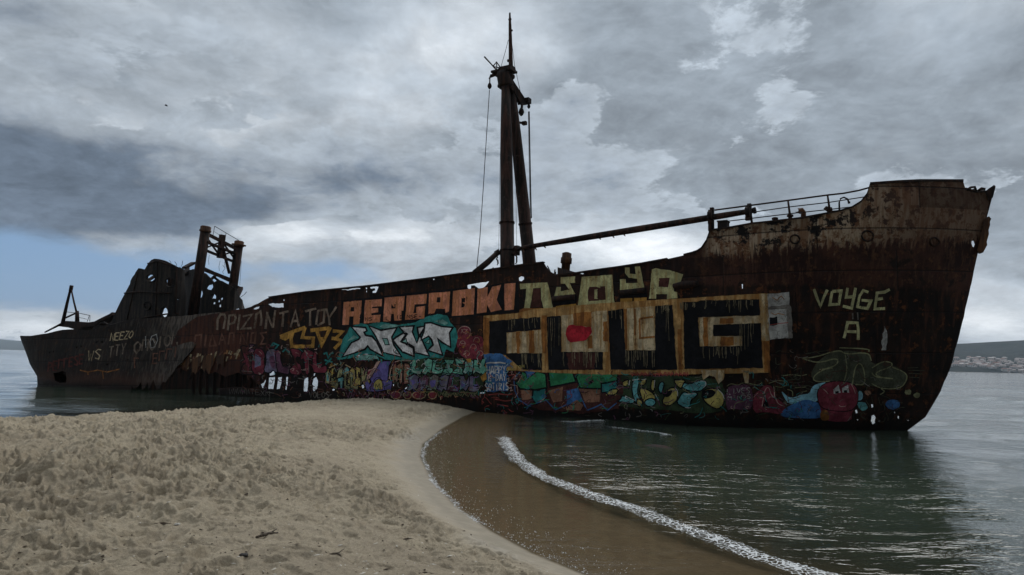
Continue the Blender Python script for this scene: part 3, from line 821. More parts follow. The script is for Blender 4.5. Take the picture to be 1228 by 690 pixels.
cable([(609.6, 48), (606, 62), (600.6, 81)], .1, .014); cable([(613, 44), (617, 78), (624.6, 113)], -.3, .014)
cable([(601.4, 118), (599.6, 200), (598, 306)], .5, .010); cable([(617.8, 140), (618.6, 230), (620, 318)], -.2, .010)
bm = bmesh.new()      # forward bracket: sloping plate girder
for o in (-.22, .22):
    bar(bm, L(611, 95, -.1 + o), L(626, 122, -.9 + o), .08, .34)
bar(bm, L(609, 98, 0), L(622, 124, -.6), .07, .09); bar(bm, L(614, 96.6, -.1), L(630, 121, -1.1), .09, .09)
obj('masthead_bracket', bm, M['dark'], ship)
bm = bmesh.new(); bar(bm, L(622, 123.6, -.6), L(633, 123, -1.3), .2, .2); tube(bm, [L(626.5, 124.6, -.7), L(625.4, 131, -.6)], .07, 6); tube(bm, [L(634, 122, -1.3), L(634.4, 127, -1.3)], .06, 6); box(bm, L(631, 121.6, -1.2), (.5, .35, .3))
obj('masthead_bracket', bm, M['dark'], ship)
bm = bmesh.new(); tube(bm, [L(620, 147, -.7), L(630, 148, -1.1)], .07, 6); box(bm, L(629, 148, -1.0), (.25, .2, .2)); obj('lamp_bracket', bm, M['dark'], ship)

bm = bmesh.new()      # derrick boom resting on the forecastle
b0, b1 = L(622, 298, .9), L(905, 252.6, 2.3)
tube(bm, [b0, b0 + (b1 - b0) * .06, b0 + (b1 - b0) * .3, b0 + (b1 - b0) * .55, b0 + (b1 - b0) * .9, b1], [.08, .12, .155, .165, .14, .11], 12)
boom = obj('derrick_boom', bm, M['mast'], ship)
for pp in ((852.6, 259), (897.4, 254.6)):
    bm = bmesh.new(); c = L(*pp, 2.15 if pp[0] < 880 else 2.3); e = (b1 - b0).normalized()
    tube(bm, [c - e * .09, c + e * .09], .25, 10); box(bm, c + Vector((.05, 0, .26)), (.16, .2, .2)); box(bm, c + Vector((0, 0, -.28)), (.24, .2, .16)); obj('boom_fitting', bm, M['dark'], boom)
bm = bmesh.new(); tube(bm, [L(903, 253, 2.3), L(906.6, 252.2, 2.3)], .14, 10)
obj('boom_fitting', bm, M['dark'], boom)
random.seed(3)
for i in range(8):
    k = .02 + .18 * random.random() if i < 5 else .2 + .3 * random.random()
    bm = bmesh.new(); c = b0 + (b1 - b0) * k; tube(bm, [c + Vector((0, 0, -.12)), c + Vector((.08, 0, -.2 - .08 * random.random()))], [.05, .02], 5); obj('rust_flake', bm, M['orange'], boom)
bm = bmesh.new()      # gooseneck on the mast foot and its lower collar
tube(bm, [L(617, 300, 1.2), L(623, 298, .95)], .16, 8); tube(bm, [L(600, 303.6, 1.2), L(618.5, 304.6, 1.2)], .12, 8); tube(bm, [L(619, 304, 1.1), L(622.6, 304.6, 1.0)], .10, 8); box(bm, L(620, 300.6, 1.0), (.2, .3, .5))
obj('gooseneck', bm, M['dark'], ship)
bm = bmesh.new(); c = L(852.4, 277, 2.15); tube(bm, [c - Vector((0, 0, .2)), L(852.6, 262, 2.15)], .10, 8); tube(bm, [L(850.6, 277, 2.15), L(850.6, 252, 2.15)], .055, 8); tube(bm, [L(855.4, 276, 2.15), L(855, 257, 2.15)], .05, 8); obj('boom_crutch', bm, M['mast'], ship)
bm = bmesh.new(); tube(bm, [L(569, 327.6, 2.6), L(585, 314.6, 1.9), L(596, 303.8, 1.4)], [.16, .16, .13], 10); tube(bm, [L(594, 305, 1.4), L(599.5, 301.6, 1.3)], .16, 8); obj('broken_boom', bm, M['dark'], ship)
for pp in ([(596, 307), (595.4, 311), (597, 314), (596.2, 318)], [(618.4, 306), (619.6, 311), (618.2, 317)]):
    bm = bmesh.new()
    for (a, b) in zip(pp, pp[1:]):
        tube(bm, [L(*a, 1.3), L((a[0] + b[0]) / 2 + .8, (a[1] + b[1]) / 2, 1.3), L(*b, 1.3)], .045, 5)
    obj('chain', bm, M['dark'], ship)
# ventilator post on the well deck
bm = bmesh.new(); a, b = L(677, 338, 1.2), L(680, 302.6, 1.2); e = (b - a)
tube(bm, [a, a + e * .60, a + e * .62, a + e * .80, a + e * .82, a + e * .96, a + e], [.225, .225, .29, .29, .245, .245, .09], 14); obj('ventilator_post', bm, M['orange'], ship)
for pp in ([(664.6, 330), (665.6, 323.4)], [(666.4, 331), (666.2, 326)], [(588, 324), (591.6, 321.4), (593.6, 324)], [(660, 326.4), (656.4, 319)]):
    bm = bmesh.new(); tube(bm, [L(*p, 3.6) for p in pp], .03, 5); obj('bent_stanchion', bm, M['dark'], ship)

# ---------------------------------------------------------------- forecastle fittings
UR = 3.55
def ur(px): return max(.4, BOW.f(at(px, 260, 3.0)[0], 7.4, False) - .25)
rail = empty('railing'); rail.parent = ship
def rp(x, y): return L(x, y, ur(x))
bm = bmesh.new(); tube(bm, [rp(*p) for p in [(857, 252.2), (901, 246.4), (944.7, 240.6), (992, 234.2), (1012, 232), (1030, 228.6), (1043, 225)]], .035, 8); obj('top_rail', bm, M['dark'], rail)
bm = bmesh.new(); tube(bm, [rp(*p) for p in [(902, 254.8), (946.5, 248.4), (995, 242.8), (1039, 236)]], .022, 6); obj('middle_rail', bm, M['dark'], rail)
bm = bmesh.new(); tube(bm, [rp(*p) for p in [(872, 265.6), (901.7, 262), (955, 255.6), (995, 251.4), (1024, 248)]], .022, 6); obj('lower_rail', bm, M['dark'], rail)
for a, b in (((899.6, 246.6), (901.8, 269.5)), ((945, 240.6), (947.6, 261)), ((992.4, 234.2), (995.6, 257))):
    bm = bmesh.new(); tube(bm, [rp(*a), rp(*b)], [.035, .05], 8); obj('stanchion', bm, M['dark'], rail)
def mush(px, py, w, h):
    bm = bmesh.new(); c = L(px, py, 2.6); tube(bm, [c - Vector((0, 0, .3)), c + Vector((0, 0, h * .55)), c + Vector((0, 0, h * .56)), c + Vector((0, 0, h * .9)), c + Vector((0, 0, h))], [w * .6, w * .6, w, w, w * .6], 12); obj('mushroom_vent', bm, M['dark'], ship)
mush(929.4, 267, .13, .22); mush(947.6, 263.6, .13, .22)
bm = bmesh.new(); tube(bm, [L(963.4, 264, 2.6), L(963.6, 254.6, 2.6), L(961.6, 252.4, 2.6), L(958.6, 252.6, 2.6), L(957.2, 255.6, 2.6)], [.11, .10, .11, .12, .13], 10); obj('gooseneck_vent', bm, M['orange'], ship)
bm = bmesh.new(); tube(bm, [L(995.6, 257.6, 2.6), L(994.6, 250.6, 2.6), L(992, 250.4, 2.6), L(990, 252.6, 2.6)], [.10, .12, .12, .11], 10); obj('gooseneck_vent', bm, M['dark'], ship)
bm = bmesh.new(); tube(bm, [L(1006.6, 254.6, 2.2), L(1006.4, 243, 2.2), L(1008, 238.4, 2.2), L(1012, 236.8, 2.2), L(1016.4, 239, 2.2), L(1018, 243, 2.2)], .035, 8); tube(bm, [L(1018, 242, 2.2), L(1018.2, 244.2, 2.2)], .05, 8); obj('bent_pipe', bm, M['dark'], ship)
bm = bmesh.new(); c = L(867.6, 270.6, 2.4); box(bm, c + Vector((0, 0, -.05)), (.40, .5, .38)); box(bm, c + Vector((0, 0, .16)), (.45, .55, .05)); obj('deck_locker', bm, M['dark'], ship)
bm = bmesh.new(); box(bm, L(1001, 256, 2.4), (.4, .5, .14)); tube(bm, [L(983, 259.6, 2.5), L(983, 257.4, 2.5)], .06, 8); obj('deck_fitting', bm, M['dark'], ship)
bm = bmesh.new()      # hatch coaming on the well deck
for (x0, x1, y0, y1) in ((-39, -29, -2.2, 2.2), (-24, -15.8, -2.2, 2.2)):
    zz = [(zt(s) or 5) - 1.1 for s in (x0, x1)]
    for ya in (y0, y1): bar(bm, local(x0, ya, zz[0] + .2), local(x1, ya, zz[1] + .2), .06, .6)
    bar(bm, local(x0, y0, zz[0] + .2), local(x0, y1, zz[0] + .2), .06, .6); bar(bm, local(x1, y0, zz[1] + .2), local(x1, y1, zz[1] + .2), .06, .6)
obj('hatch_coaming', bm, M['dark'], ship)
# mooring eyes and hawse rings on the bow plating
for px in ((1040, 283, .20), (953, 287, .17), (1120, 290, .16)):
    bm = bmesh.new(); s, z = BOW.pix(px[0], px[1])
    q = [BOW.map(s + px[2] * math.cos(a), z + px[2] * math.sin(a), .03) for a in [k * math.pi / 6 for k in range(13)]]
    tube(bm, q, .035, 6, cap=False); obj('hawse_ring', bm, M['dark'], ship)

# ------------------------------------------------------------------ painted lettering and pieces on the plating
def chaikin(p, closed, it=2):
    p = [tuple(q) for q in p]
    for _ in range(it):
        o = [] if closed else [p[0]]
        for a, b in (zip(p, p[1:] + p[:1]) if closed else zip(p, p[1:])):
            o += [(a[0] * .75 + b[0] * .25, a[1] * .75 + b[1] * .25), (a[0] * .25 + b[0] * .75, a[1] * .25 + b[1] * .75)]
        if not closed: o.append(p[-1])
        p = o
    return p

class Deco:
    def __init__(self, name, label=None, surf=BOW, base=.012, rag=.012, curvy=False):
        self.curvy = curvy
        self.name, self.label, self.surf, self.off, self.rag = name, label, surf, base, rag
        self.bm = bmesh.new(); self.mats = []; self.k = 0
    def mi(self, c):
        if c not in self.mats: self.mats.append(c)
        return self.mats.index(c)
    def raw(self, c, px, rag=None, off=None):
        try:
            q = [self.surf.pix(*p) for p in px]
            r = self.rag if rag is None else rag
            q = ragged(q, .12, r, self.k * 1.3) if r else q
            sheet_faces(self.bm, self.surf, q, (), off or self.off, .28, self.mi(c))
        except Exception as e:
            print('deco', self.name, e)
    def poly(self, c, px, rag=None):
        self.off += .0007; self.k += 1
        if self.curvy and len(px) > 4: px = chaikin(px, True, 1)
        self.raw(c, px, rag); return self
    def stroke(self, c, px, w, closed=False, jit=.12):
        self.off += .0007; self.k += 1
        if self.curvy and len(px) > 2: px = chaikin(px, closed, 1 if closed else 2)
        p = [Vector(a) for a in px]
        if closed: p = p + [p[0]]
        n = len(p); lr = []
        for i in range(n):
            if closed and i in (0, n - 1): d0, d1 = p[-1] - p[-2], p[1] - p[0]
            else: d0 = p[i] - p[i - 1] if i else p[1] - p[0]; d1 = p[i + 1] - p[i] if i < n - 1 else d0
            if not i and not closed: d0 = d1
            a = Vector((-d0.y, d0.x)).normalized(); b = Vector((-d1.y, d1.x)).normalized()
            m = a + b
            m = m.normalized() if m.length > .2 else a
            k = min(1.7, 1 / max(.3, m.dot(b)))
            hw = w / 2 * k * (1 + random.uniform(-jit, jit))
            lr.append((p[i] + m * hw, p[i] - m * hw))
        if closed: lr[-1] = lr[0]
        for a, b in zip(lr, lr[1:]):
            self.raw(c, [a[0], b[0], b[1], a[1]], .006)
        return self
    def strokes(self, c, f, lines, w):
        for l in lines: self.stroke(c, f(l), w)
        return self
    def drips(self, c, f, x0, x1, y, ln, n, w, seed=0):
        r = random.Random(seed)
        for i in range(n):
            x = x0 + (x1 - x0) * r.random(); h = ln * (.35 + .65 * r.random()); y0 = y + r.uniform(-8, 8)
            q = f([(x, y0), (x + r.uniform(-3, 3), y0 + h * .5), (x + r.uniform(-5, 8), y0 + h)])
            self.stroke(c, q, w * r.uniform(.6, 1.3))
        return self
    def done(self):
        bmesh.ops.recalc_face_normals(self.bm, faces=self.bm.faces[:])
        o = obj(self.name, self.bm, [M[c] for c in self.mats], ship)
        if self.label: o['label'] = self.label
        return o

GLYPH = {'A': [[(0, 1), (.4, 0), (.6, 0), (1, 1)], [(.2, .62), (.8, .62)]], 'B': [[(0, 0), (0, 1), (.8, .95), (.9, .7), (.1, .5)], [(.1, .5), (.8, .3), (.6, 0), (0, 0)]],
         'D': [[(0, 0), (0, 1), (.7, .85), (1, .5), (.7, .1), (0, 0)]], 'E': [[(1, 0), (0, 0), (0, 1), (1, 1)], [(0, .5), (.8, .5)]], 'H': [[(0, 0), (0, 1)], [(1, 0), (1, 1)], [(0, .5), (1, .5)]],
         'I': [[(.5, 0), (.5, 1)]], 'K': [[(0, 0), (0, 1)], [(1, 0), (.05, .5), (1, 1)]], 'L': [[(0, 0), (0, 1), (.9, 1)]], 'M': [[(0, 1), (0, 0), (.5, .6), (1, 0), (1, 1)]], 'N': [[(0, 1), (0, 0), (1, 1), (1, 0)]],
         'O': [[(.5, 0), (0, .3), (.05, .8), (.5, 1), (.95, .75), (1, .3), (.5, 0)]], 'P': [[(0, 1), (0, 0), (.9, .1), (.9, .45), (0, .55)]], 'R': [[(0, 1), (0, 0), (.9, .1), (.9, .4), (.1, .5), (1, 1)]],
         'S': [[(1, .1), (.4, 0), (0, .25), (.9, .65), (.7, 1), (0, .9)]], 'T': [[(0, 0), (1, 0)], [(.5, 0), (.5, 1)]], 'V': [[(0, 0), (.5, 1), (1, 0)]], 'W': [[(0, 0), (.25, 1), (.5, .3), (.75, 1), (1, 0)]],
         'Y': [[(0, 0), (.5, .5), (1, 0)], [(.5, .5), (.45, 1)]], 'Z': [[(0, 0), (1, 0), (0, 1), (1, 1)]], 'U': [[(0, 0), (.1, .9), (.5, 1), (.9, .9), (1, 0)]], '-': [[(.1, .5), (.9, .5)]], 'Γ': [[(0, 1), (0, 0), (1, 0)]],
         'Δ': [[(0, 1), (.5, 0), (1, 1), (0, 1)]], 'Σ': [[(1, 0), (0, 0), (.6, .5), (0, 1), (1, 1)]], 'Π': [[(0, 1), (0, 0), (1, 0), (1, 1)]], 'Ψ': [[(0, 0), (.1, .5), (.9, .5), (1, 0)], [(.5, 0), (.5, 1)]], 'X': [[(0, 0), (1, 1)], [(1, 0), (0, 1)]]}
def write(d, c, text, x0, y0, x1, y1, h, w, skew=0.0, seed=1):
    """hand lettering between two photo positions of its top left and top right, h tall"""
    r = random.Random(seed); n = len(text); dx, dy = (x1 - x0) / n, (y1 - y0) / n
    for i, ch in enumerate(text):
        for l in GLYPH.get(ch, []):
            d.stroke(c, [(x0 + dx * (i + .1 + .74 * a) + skew * (1 - b) * h + r.uniform(-.25, .25), y0 + dy * i + b * h + r.uniform(-.3, .3)) for a, b in l], w)
    return d

def wild(d, x0, y0, x1, y1, n, fills, outline, hi, seed, lean=.15, y0b=None, y1b=None):
    """a row of interlocked outlined letters, jagged and overlapping"""
    r = random.Random(seed); w = (x1 - x0) / n
    for i in range(n):
        t = (i + .5) / n
        ya = y0 + ((y0b if y0b is not None else y0) - y0) * t; yb = y1 + ((y1b if y1b is not None else y1) - y1) * t
        cx, cy, hx, hy = x0 + w * (i + .5), (ya + yb) / 2, w * .62, (yb - ya) / 2
        kind = r.randrange(6); P = []
        base = [[(-.9, -1), (.9, -.9), (.6, -.3), (.1, -.4), (.3, .1), (.9, .2), (1, 1), (-.8, .9), (-.5, .3), (-.2, .2), (-.5, -.4)],
                [(-.9, -1), (-.2, -.8), (.1, .1), (.4, -.9), (1, -1), (.8, .3), (.5, 1), (-.1, .7), (-.6, .9), (-.8, .2)],
                [(-.8, -.6), (0, -1), (.9, -.7), (1, .2), (.7, .9), (.1, .6), (-.1, 1), (-.9, .7), (-.6, .1)],
                [(-1, -.9), (-.4, -1), (-.3, .3), (.3, .4), (.9, .2), (1, .9), (0, 1), (-.9, .8)],
                [(-.7, -1), (.6, -.9), (1, -.4), (.6, 0), (1, .6), (.4, 1), (-.8, .9), (-1, .1)],
                [(-1, -.7), (.2, -1), (1, -.7), (.8, -.2), (.3, -.3), (.2, 1), (-.4, .9), (-.3, -.3), (-.8, -.1)]][kind]
        for a, b in base:
            P.append((cx + a * hx + lean * -b * hy + r.uniform(-.10, .10) * w, cy + b * hy * (.95 + r.uniform(-.12, .12))))
        d.poly(r.choice(fills), P, .02)
        f2 = r.choice(fills); mx = cx + r.uniform(-.2, .2) * w
        d.poly(f2, [(mx + (a[0] - mx) * .5, cy + (a[1] - cy) * .55) for a in P[::2]], .02)
        d.stroke(outline, P, 1.3, True)
        if hi:
            for q in range(2):
                j = r.randrange(len(P) - 1); a, b = Vector(P[j]), Vector(P[j + 1]); c = Vector((cx, cy))
                d.stroke(hi, [a + (c - a) * .22, b + (c - b) * .22], .6)
    return d

def scribble(d, x0, y0, x1, y1, n, cols, seed, w=.6, size=3.0):
    """layers of small tags, loops and highlights sprayed over a piece"""
    r = random.Random(seed)
    for i in range(n):
        x, y = r.uniform(x0, x1), r.uniform(y0, y1); a = r.uniform(0, 6.28); P = [(x, y)]
        turn = r.uniform(-1.3, 1.3)
        for k in range(r.choice((2, 3, 4))):
            a += turn + r.uniform(-.7, .7); l = size * r.uniform(.4, 1.1)
            x += l * math.cos(a); y += l * math.sin(a) * .8; P.append((min(max(x, x0 - 1), x1 + 1), min(max(y, y0 - 1), y1 + 1)))
        d.stroke(r.choice(cols), P, w * r.uniform(.6, 1.4))
    return d

B8, A1, A2, A3 = Z(220, 360, 6.463), Z(400, 330, 9.858), Z(510, 330, 9.858), Z(400, 380, 7.675)
A4, A5, A6, A7, A8 = Z(620, 310, 9.858), Z(730, 305, 9.858), Z(570, 360, 6.9), Z(720, 350, 6.275), Z(820, 340, 5.75)
B1, B2, B3, B4 = Z(570, 420, 8.187), Z(710, 440, 7.224), Z(860, 440, 5.582), Z(960, 330, 7.667)
B5, B6, B7, R8, Z1 = Z(390, 425, 11.16), Z(480, 410, 9.2), Z(260, 400, 8.114), Z(930, 310, 3.135), Z(20, 320, 4.31)

# salmon block letters
d = Deco('graffiti_lettering', 'salmon block letters on a black ground')
d.poly('ink', [(409.5, 361), (440, 357.5), (500, 350.5), (560, 345), (565, 348.5), (574, 347.6), (585, 343), (600, 340), (622, 338), (623, 373), (580, 378.5), (545, 381), (500, 387), (440, 390), (409, 391)])
for f, ps, hs in [
    (A1, [(120, 320), (335, 300), (320, 585), (235, 585), (240, 490), (190, 490), (180, 590), (105, 590)], [[(205, 380), (245, 378), (245, 430), (200, 432)]]),
    (A1, [(375, 300), (575, 285), (570, 370), (460, 378), (455, 395), (530, 390), (530, 440), (450, 455), (450, 478), (560, 468), (550, 560), (360, 572)], [[(415, 312), (440, 310), (426, 342)]]),
    (A1, [(605, 268), (845, 250), (830, 420), (805, 425), (805, 535), (725, 540), (715, 460), (685, 460), (680, 545), (590, 550)], [[(685, 345), (735, 343), (732, 395), (682, 395)]]),
    (A1, [(870, 245), (1105, 225), (1095, 340), (960, 350), (945, 452), (982, 450), (980, 380), (1085, 365), (1075, 515), (850, 530)], []),
    (A2, [(45, 215), (295, 195), (280, 430), (240, 450), (235, 400), (130, 400), (110, 450), (40, 470)], [[(140, 265), (180, 262), (178, 325), (135, 325)]]),
    (A2, [(330, 190), (590, 155), (575, 465), (315, 485)], [[(430, 275), (475, 270), (465, 380), (425, 385)]]),
    (A2, [(620, 165), (740, 140), (735, 262), (795, 140), (900, 115), (845, 290), (905, 410), (780, 440), (735, 350), (728, 440), (612, 455)], []),
    (A2, [(940, 105), (1070, 95), (1050, 410), (940, 420)], [])]:
    d.poly('salmon', f(ps))
    for h in hs: d.poly('ink', f(h), .005)
for t, x, y in (('NS', 438, 381), ('LI', 463, 380), ('ID', 475, 378.6), ('NSE-', 488, 378), ('K', 513, 376)):
    write(d, 'ink', t, x, y, x + 4.6 * len(t), y - .6, 4.2, .8, seed=x)
d.done()

# silver piece in a teal cloud
d = Deco('graffiti_lettering', 'silver angular letters outlined in black on a teal cloud', base=.034)
d.poly('teal', A3([(40, 400), (60, 330), (85, 210), (130, 150), (160, 90), (250, 60), (320, 78), (400, 50), (480, 55), (600, 78), (760, 50), (850, 8), (960, -25), (1050, -8), (1080, 60), (1130, 110), (1150, 190), (1110, 330), (1040, 300), (1010, 385), (880, 372), (760, 400), (620, 395), (480, 395), (380, 350), (300, 340), (180, 375)]), .03)
d.poly('tealpale', A3([(420, 95), (500, 118), (590, 100), (600, 80), (480, 68)]), .02).poly('tealpale', A3([(930, 40), (1030, 78), (1060, 60), (1010, 25)]), .02).poly('tealpale', A3([(130, 230), (230, 190), (190, 170)]), .02)
LET = [[(165, 90), (300, 100), (312, 130), (285, 145), (300, 172), (360, 182), (400, 230), (460, 362), (440, 355), (340, 300), (320, 270), (295, 300), (85, 372), (170, 240), (235, 210), (250, 190)],
       [(330, 85), (440, 125), (590, 100), (540, 190), (560, 260), (632, 372), (460, 330), (445, 290), (390, 180)],
       [(610, 95), (745, 85), (730, 140), (770, 245), (790, 185), (775, 100), (850, 85), (800, 172), (885, 362), (750, 330), (742, 280), (642, 215), (682, 160), (640, 130)],
       [(580, 190), (650, 150), (672, 165), (625, 230), (738, 290), (745, 365), (640, 325), (600, 280), (550, 215)],
       [(845, 60), (900, 55), (1000, 90), (1102, 100), (1072, 150), (1082, 282), (1000, 235), (960, 200), (1008, 355), (870, 310), (920, 260), (905, 210), (880, 180), (810, 215), (835, 140)]]
for l in LET:
    d.poly('silver', A3(l), .01); d.stroke('ink', A3(l), 2.2, True)
for h in ([(455, 198), (500, 202), (518, 258), (480, 260)], [(635, 230), (672, 200), (684, 244)], [(850, 240), (890, 205), (884, 250)]):
    d.poly('tealpale', A3(h), .005); d.stroke('ink', A3(h), 1.1, True)
d.poly('tealpale', A3([(200, 372), (300, 345), (400, 360), (420, 385), (330, 400), (220, 400)]), .02)
d.drips('teal', A3, 200, 470, 385, 45, 9, 1.2, 4)
d.done()

# old whitewash lettering, Greek capitals
d = Deco('graffiti_lettering', 'faded whitewash Greek capitals along the upper strake')
d.strokes('greek', B8, [[(262, 232), (268, 150), (288, 112), (318, 112), (328, 140), (312, 225)], [(345, 235), (358, 120), (400, 115), (408, 140), (396, 175), (352, 190)], [(425, 232), (440, 112)], [(462, 128), (532, 112), (455, 222), (530, 218)],
    [(552, 220), (566, 112), (598, 88), (606, 150), (600, 200)], [(636, 225), (652, 92)], [(652, 110), (692, 215)], [(694, 215), (714, 80)], [(745, 105), (818, 88)], [(778, 98), (770, 208)], [(832, 212), (872, 82), (896, 205)], [(848, 165), (892, 160)],
    [(945, 88), (1030, 66)], [(984, 80), (982, 202)], [(1030, 192), (1046, 84), (1096, 74), (1090, 172), (1040, 198)], [(1108, 66), (1132, 140), (1186, 52)], [(1132, 140), (1136, 196)]], 2.5)
d.done()
d = Deco('graffiti_lettering', 'almost worn off rust red Greek capitals')
d.strokes('greekfaint', B8, [[(82, 365), (95, 275), (140, 268), (135, 358)], [(165, 360), (178, 268)], [(200, 358), (225, 268), (252, 352), (200, 358)], [(275, 350), (300, 262), (328, 345)], [(285, 312), (318, 308)], [(350, 345), (362, 258), (395, 255), (388, 342)],
    [(440, 340), (452, 258), (490, 338), (502, 252)], [(520, 335), (530, 258), (562, 252), (556, 332), (520, 335)], [(648, 250), (600, 258), (622, 295), (600, 342), (645, 338)]], 2.0)
d.done()
d = Deco('graffiti_lettering', 'ochre angular letters beside the silver piece')
d.strokes('gold', B8, [[(752, 285), (850, 245), (945, 212)], [(835, 300), (842, 362), (925, 356)], [(846, 252), (832, 302)], [(942, 212), (922, 290), (1008, 296), (1002, 358), (840, 364)], [(985, 236), (1135, 218)], [(1036, 236), (1072, 352), (1142, 212)], [(1050, 300), (1085, 302)],
    [(1160, 240), (1235, 246), (1180, 300), (1232, 318), (1172, 378)], [(752, 285), (790, 300), (838, 270)], [(1180, 300), (1150, 296)]], 4.2)
d.done()

# pale green row
d = Deco('graffiti_lettering', 'pale yellow green block letters under the sheer')
d.poly('palegreen', A4([(35, 300), (360, 285), (385, 380), (432, 622), (330, 642), (290, 500), (280, 345), (190, 355), (165, 520), (150, 610), (80, 625), (105, 450), (110, 360), (40, 366)]))
d.poly('maroonpanel', A4([(192, 360), (275, 350), (290, 575), (162, 580)]))
d.poly('palegreen', A4([(520, 225), (692, 215), (690, 290), (625, 290), (680, 400), (692, 422), (440, 446), (470, 340), (520, 340), (520, 390), (622, 372), (572, 300), (520, 300)]))
d.poly('ink', A4([(425, 470), (705, 442), (705, 535), (440, 562)])).poly('gold', A4([(460, 566), (700, 537), (702, 600), (460, 620)]))
d.poly('palegreen', A4([(768, 220), (1130, 195), (1150, 500), (1182, 570), (725, 590), (720, 562)]))
d.poly('maroonpanel', A4([(858, 338), (1046, 330), (1052, 490), (850, 510), (838, 470), (842, 380)])).poly('palegreen', A4([(918, 370), (972, 364), (972, 480), (918, 482)]))
d.poly('rust', A4([(720, 560), (1182, 545), (1182, 575), (725, 592)])).poly('rust', A4([(80, 590), (432, 590), (434, 640), (30, 665), (32, 610)]))
d.poly('palegreen', A5([(195, 160), (250, 160), (252, 232), (320, 238), (312, 150), (372, 146), (390, 240), (420, 395), (135, 426), (135, 300), (202, 295), (206, 345), (345, 340), (335, 290), (240, 280), (195, 225)]))
d.poly('ink', A5([(135, 434), (440, 405), (455, 512), (135, 520)])).poly('gold', A5([(140, 525), (280, 521), (278, 580), (140, 588)])).poly('gold', A5([(302, 520), (450, 511), (446, 575), (300, 581)]))
d.poly('palegreen', A5([(512, 182), (560, 165), (620, 182), (720, 190), (882, 240), (850, 330), (762, 350), (770, 440), (812, 452), (815, 522), (690, 532), (690, 472), (560, 472), (560, 526), (475, 526), (492, 380)]))
d.poly('maroonpanel', A5([(592, 284), (722, 280), (702, 392), (590, 386)]))
d.done()

# huge black capitals on a rust stained cream panel
d = Deco('graffiti_panel', 'huge black block capitals on a cream and orange panel', base=.030)
d.poly('tan', [(580.5, 379), (620, 376), (640, 371), (727, 363.5), (830, 357.5), (900, 353), (912, 352), (924, 352.5), (922.5, 447), (820, 449), (727, 449.5), (655, 447), (610, 444), (580.5, 442)])
d.poly('cream', A6([(262, 272), (545, 248), (556, 440), (262, 440)])).poly('cream', A6([(715, 128), (1092, 86), (1100, 430), (718, 430)])).poly('cream', A7([(190, 128), (418, 108), (420, 440), (192, 440)]))
d.poly('cream', A8([(98, 236), (580, 215), (585, 395), (542, 395), (535, 275), (205, 285), (205, 365), (402, 362), (402, 432), (112, 436)])).poly('cream', A8([(520, 72), (576, 72), (590, 395), (545, 395)]))
for f, p in ((A6, [(340, 265), (372, 263), (372, 440), (345, 440)]), (A6, [(445, 257), (492, 254), (490, 438), (448, 440)]), (A6, [(548, 130), (595, 125), (592, 440), (560, 440)]), (A6, [(812, 112), (968, 92), (965, 222), (815, 210)]), (A6, [(925, 300), (970, 290), (975, 400), (935, 402)]), (A6, [(1060, 180), (1095, 175), (1098, 340), (1062, 340)]),
             (A7, [(178, 130), (202, 128), (205, 430), (192, 440)]), (A7, [(585, 285), (612, 285), (625, 585), (588, 585)]), (A8, [(132, 238), (165, 236), (170, 434), (140, 434)]), (A8, [(250, 240), (345, 235), (345, 275), (250, 280)]), (A8, [(255, 366), (345, 365), (345, 430), (255, 432)]), (A8, [(548, 398), (590, 396), (592, 610), (552, 610)]), (A6, [(70, 140), (118, 150), (118, 440), (72, 440)])):
    d.poly('rust', f(p), .03)
d.strokes('rust', A7, [[(295, 205), (400, 190)], [(296, 205), (302, 350), (412, 340)], [(262, 130), (262, 330)]], 2.0)
BL = [(A6, [(120, 175), (540, 140), (545, 245), (262, 270), (262, 440), (555, 440), (556, 578), (400, 576), (250, 455), (118, 440)]), (A6, [(595, 140), (710, 130), (716, 430), (1060, 430), (1060, 578), (610, 578)]),
      (A7, [(60, 145), (175, 130), (190, 440), (415, 440), (415, 110), (545, 100), (580, 588), (80, 588)]), (A8, [(0, 130), (90, 128), (120, 118), (520, 110), (525, 220), (100, 236), (112, 435), (402, 432), (402, 363), (205, 365), (205, 285), (532, 274), (545, 582), (5, 592)])]
for f, p in BL: d.poly('black', f(p), .02)
d.poly('maroonpanel', A6([(760, 435), (1000, 432), (990, 570), (780, 572)]), .05)
d.poly('red', A6([(760, 232), (775, 212), (810, 202), (860, 215), (962, 222), (970, 262), (945, 300), (922, 332), (850, 345), (792, 355), (765, 330), (752, 285)]), .03)
d.drips('drip', A6, 270, 540, 150, 110, 14, .5, 1).drips('drip', A6, 310, 550, 440, 130, 14, .6, 2).drips('drip', A6, 730, 1055, 430, 135, 22, .6, 3).drips('drip', A6, 610, 705, 150, 380, 6, .4, 31)
d.drips('drip', A7, 70, 172, 135, 160, 7, .6, 4).drips('drip', A7, 195, 412, 440, 140, 18, .7, 5).drips('drip', A7, 425, 540, 105, 60, 9, .9, 6).drips('drip', A7, 500, 545, 110, 300, 3, .5, 7).drips('drip', A7, 600, 715, 85, 60, 9, .9, 8)
d.drips('drip', A8, 120, 510, 115, 90, 18, .7, 9).drips('drip', A8, 115, 380, 435, 120, 16, .7, 10).drips('drip', A8, 380, 520, 275, 200, 8, .5, 12)
d.poly('greywhite', A8([(580, 72), (722, 58), (724, 150), (600, 158), (580, 165)]), .03).poly('greyship', A8([(575, 165), (728, 145), (735, 172), (580, 178)]), .03).poly('greywhite', A8([(580, 182), (732, 168), (740, 372), (590, 386)]), .03)
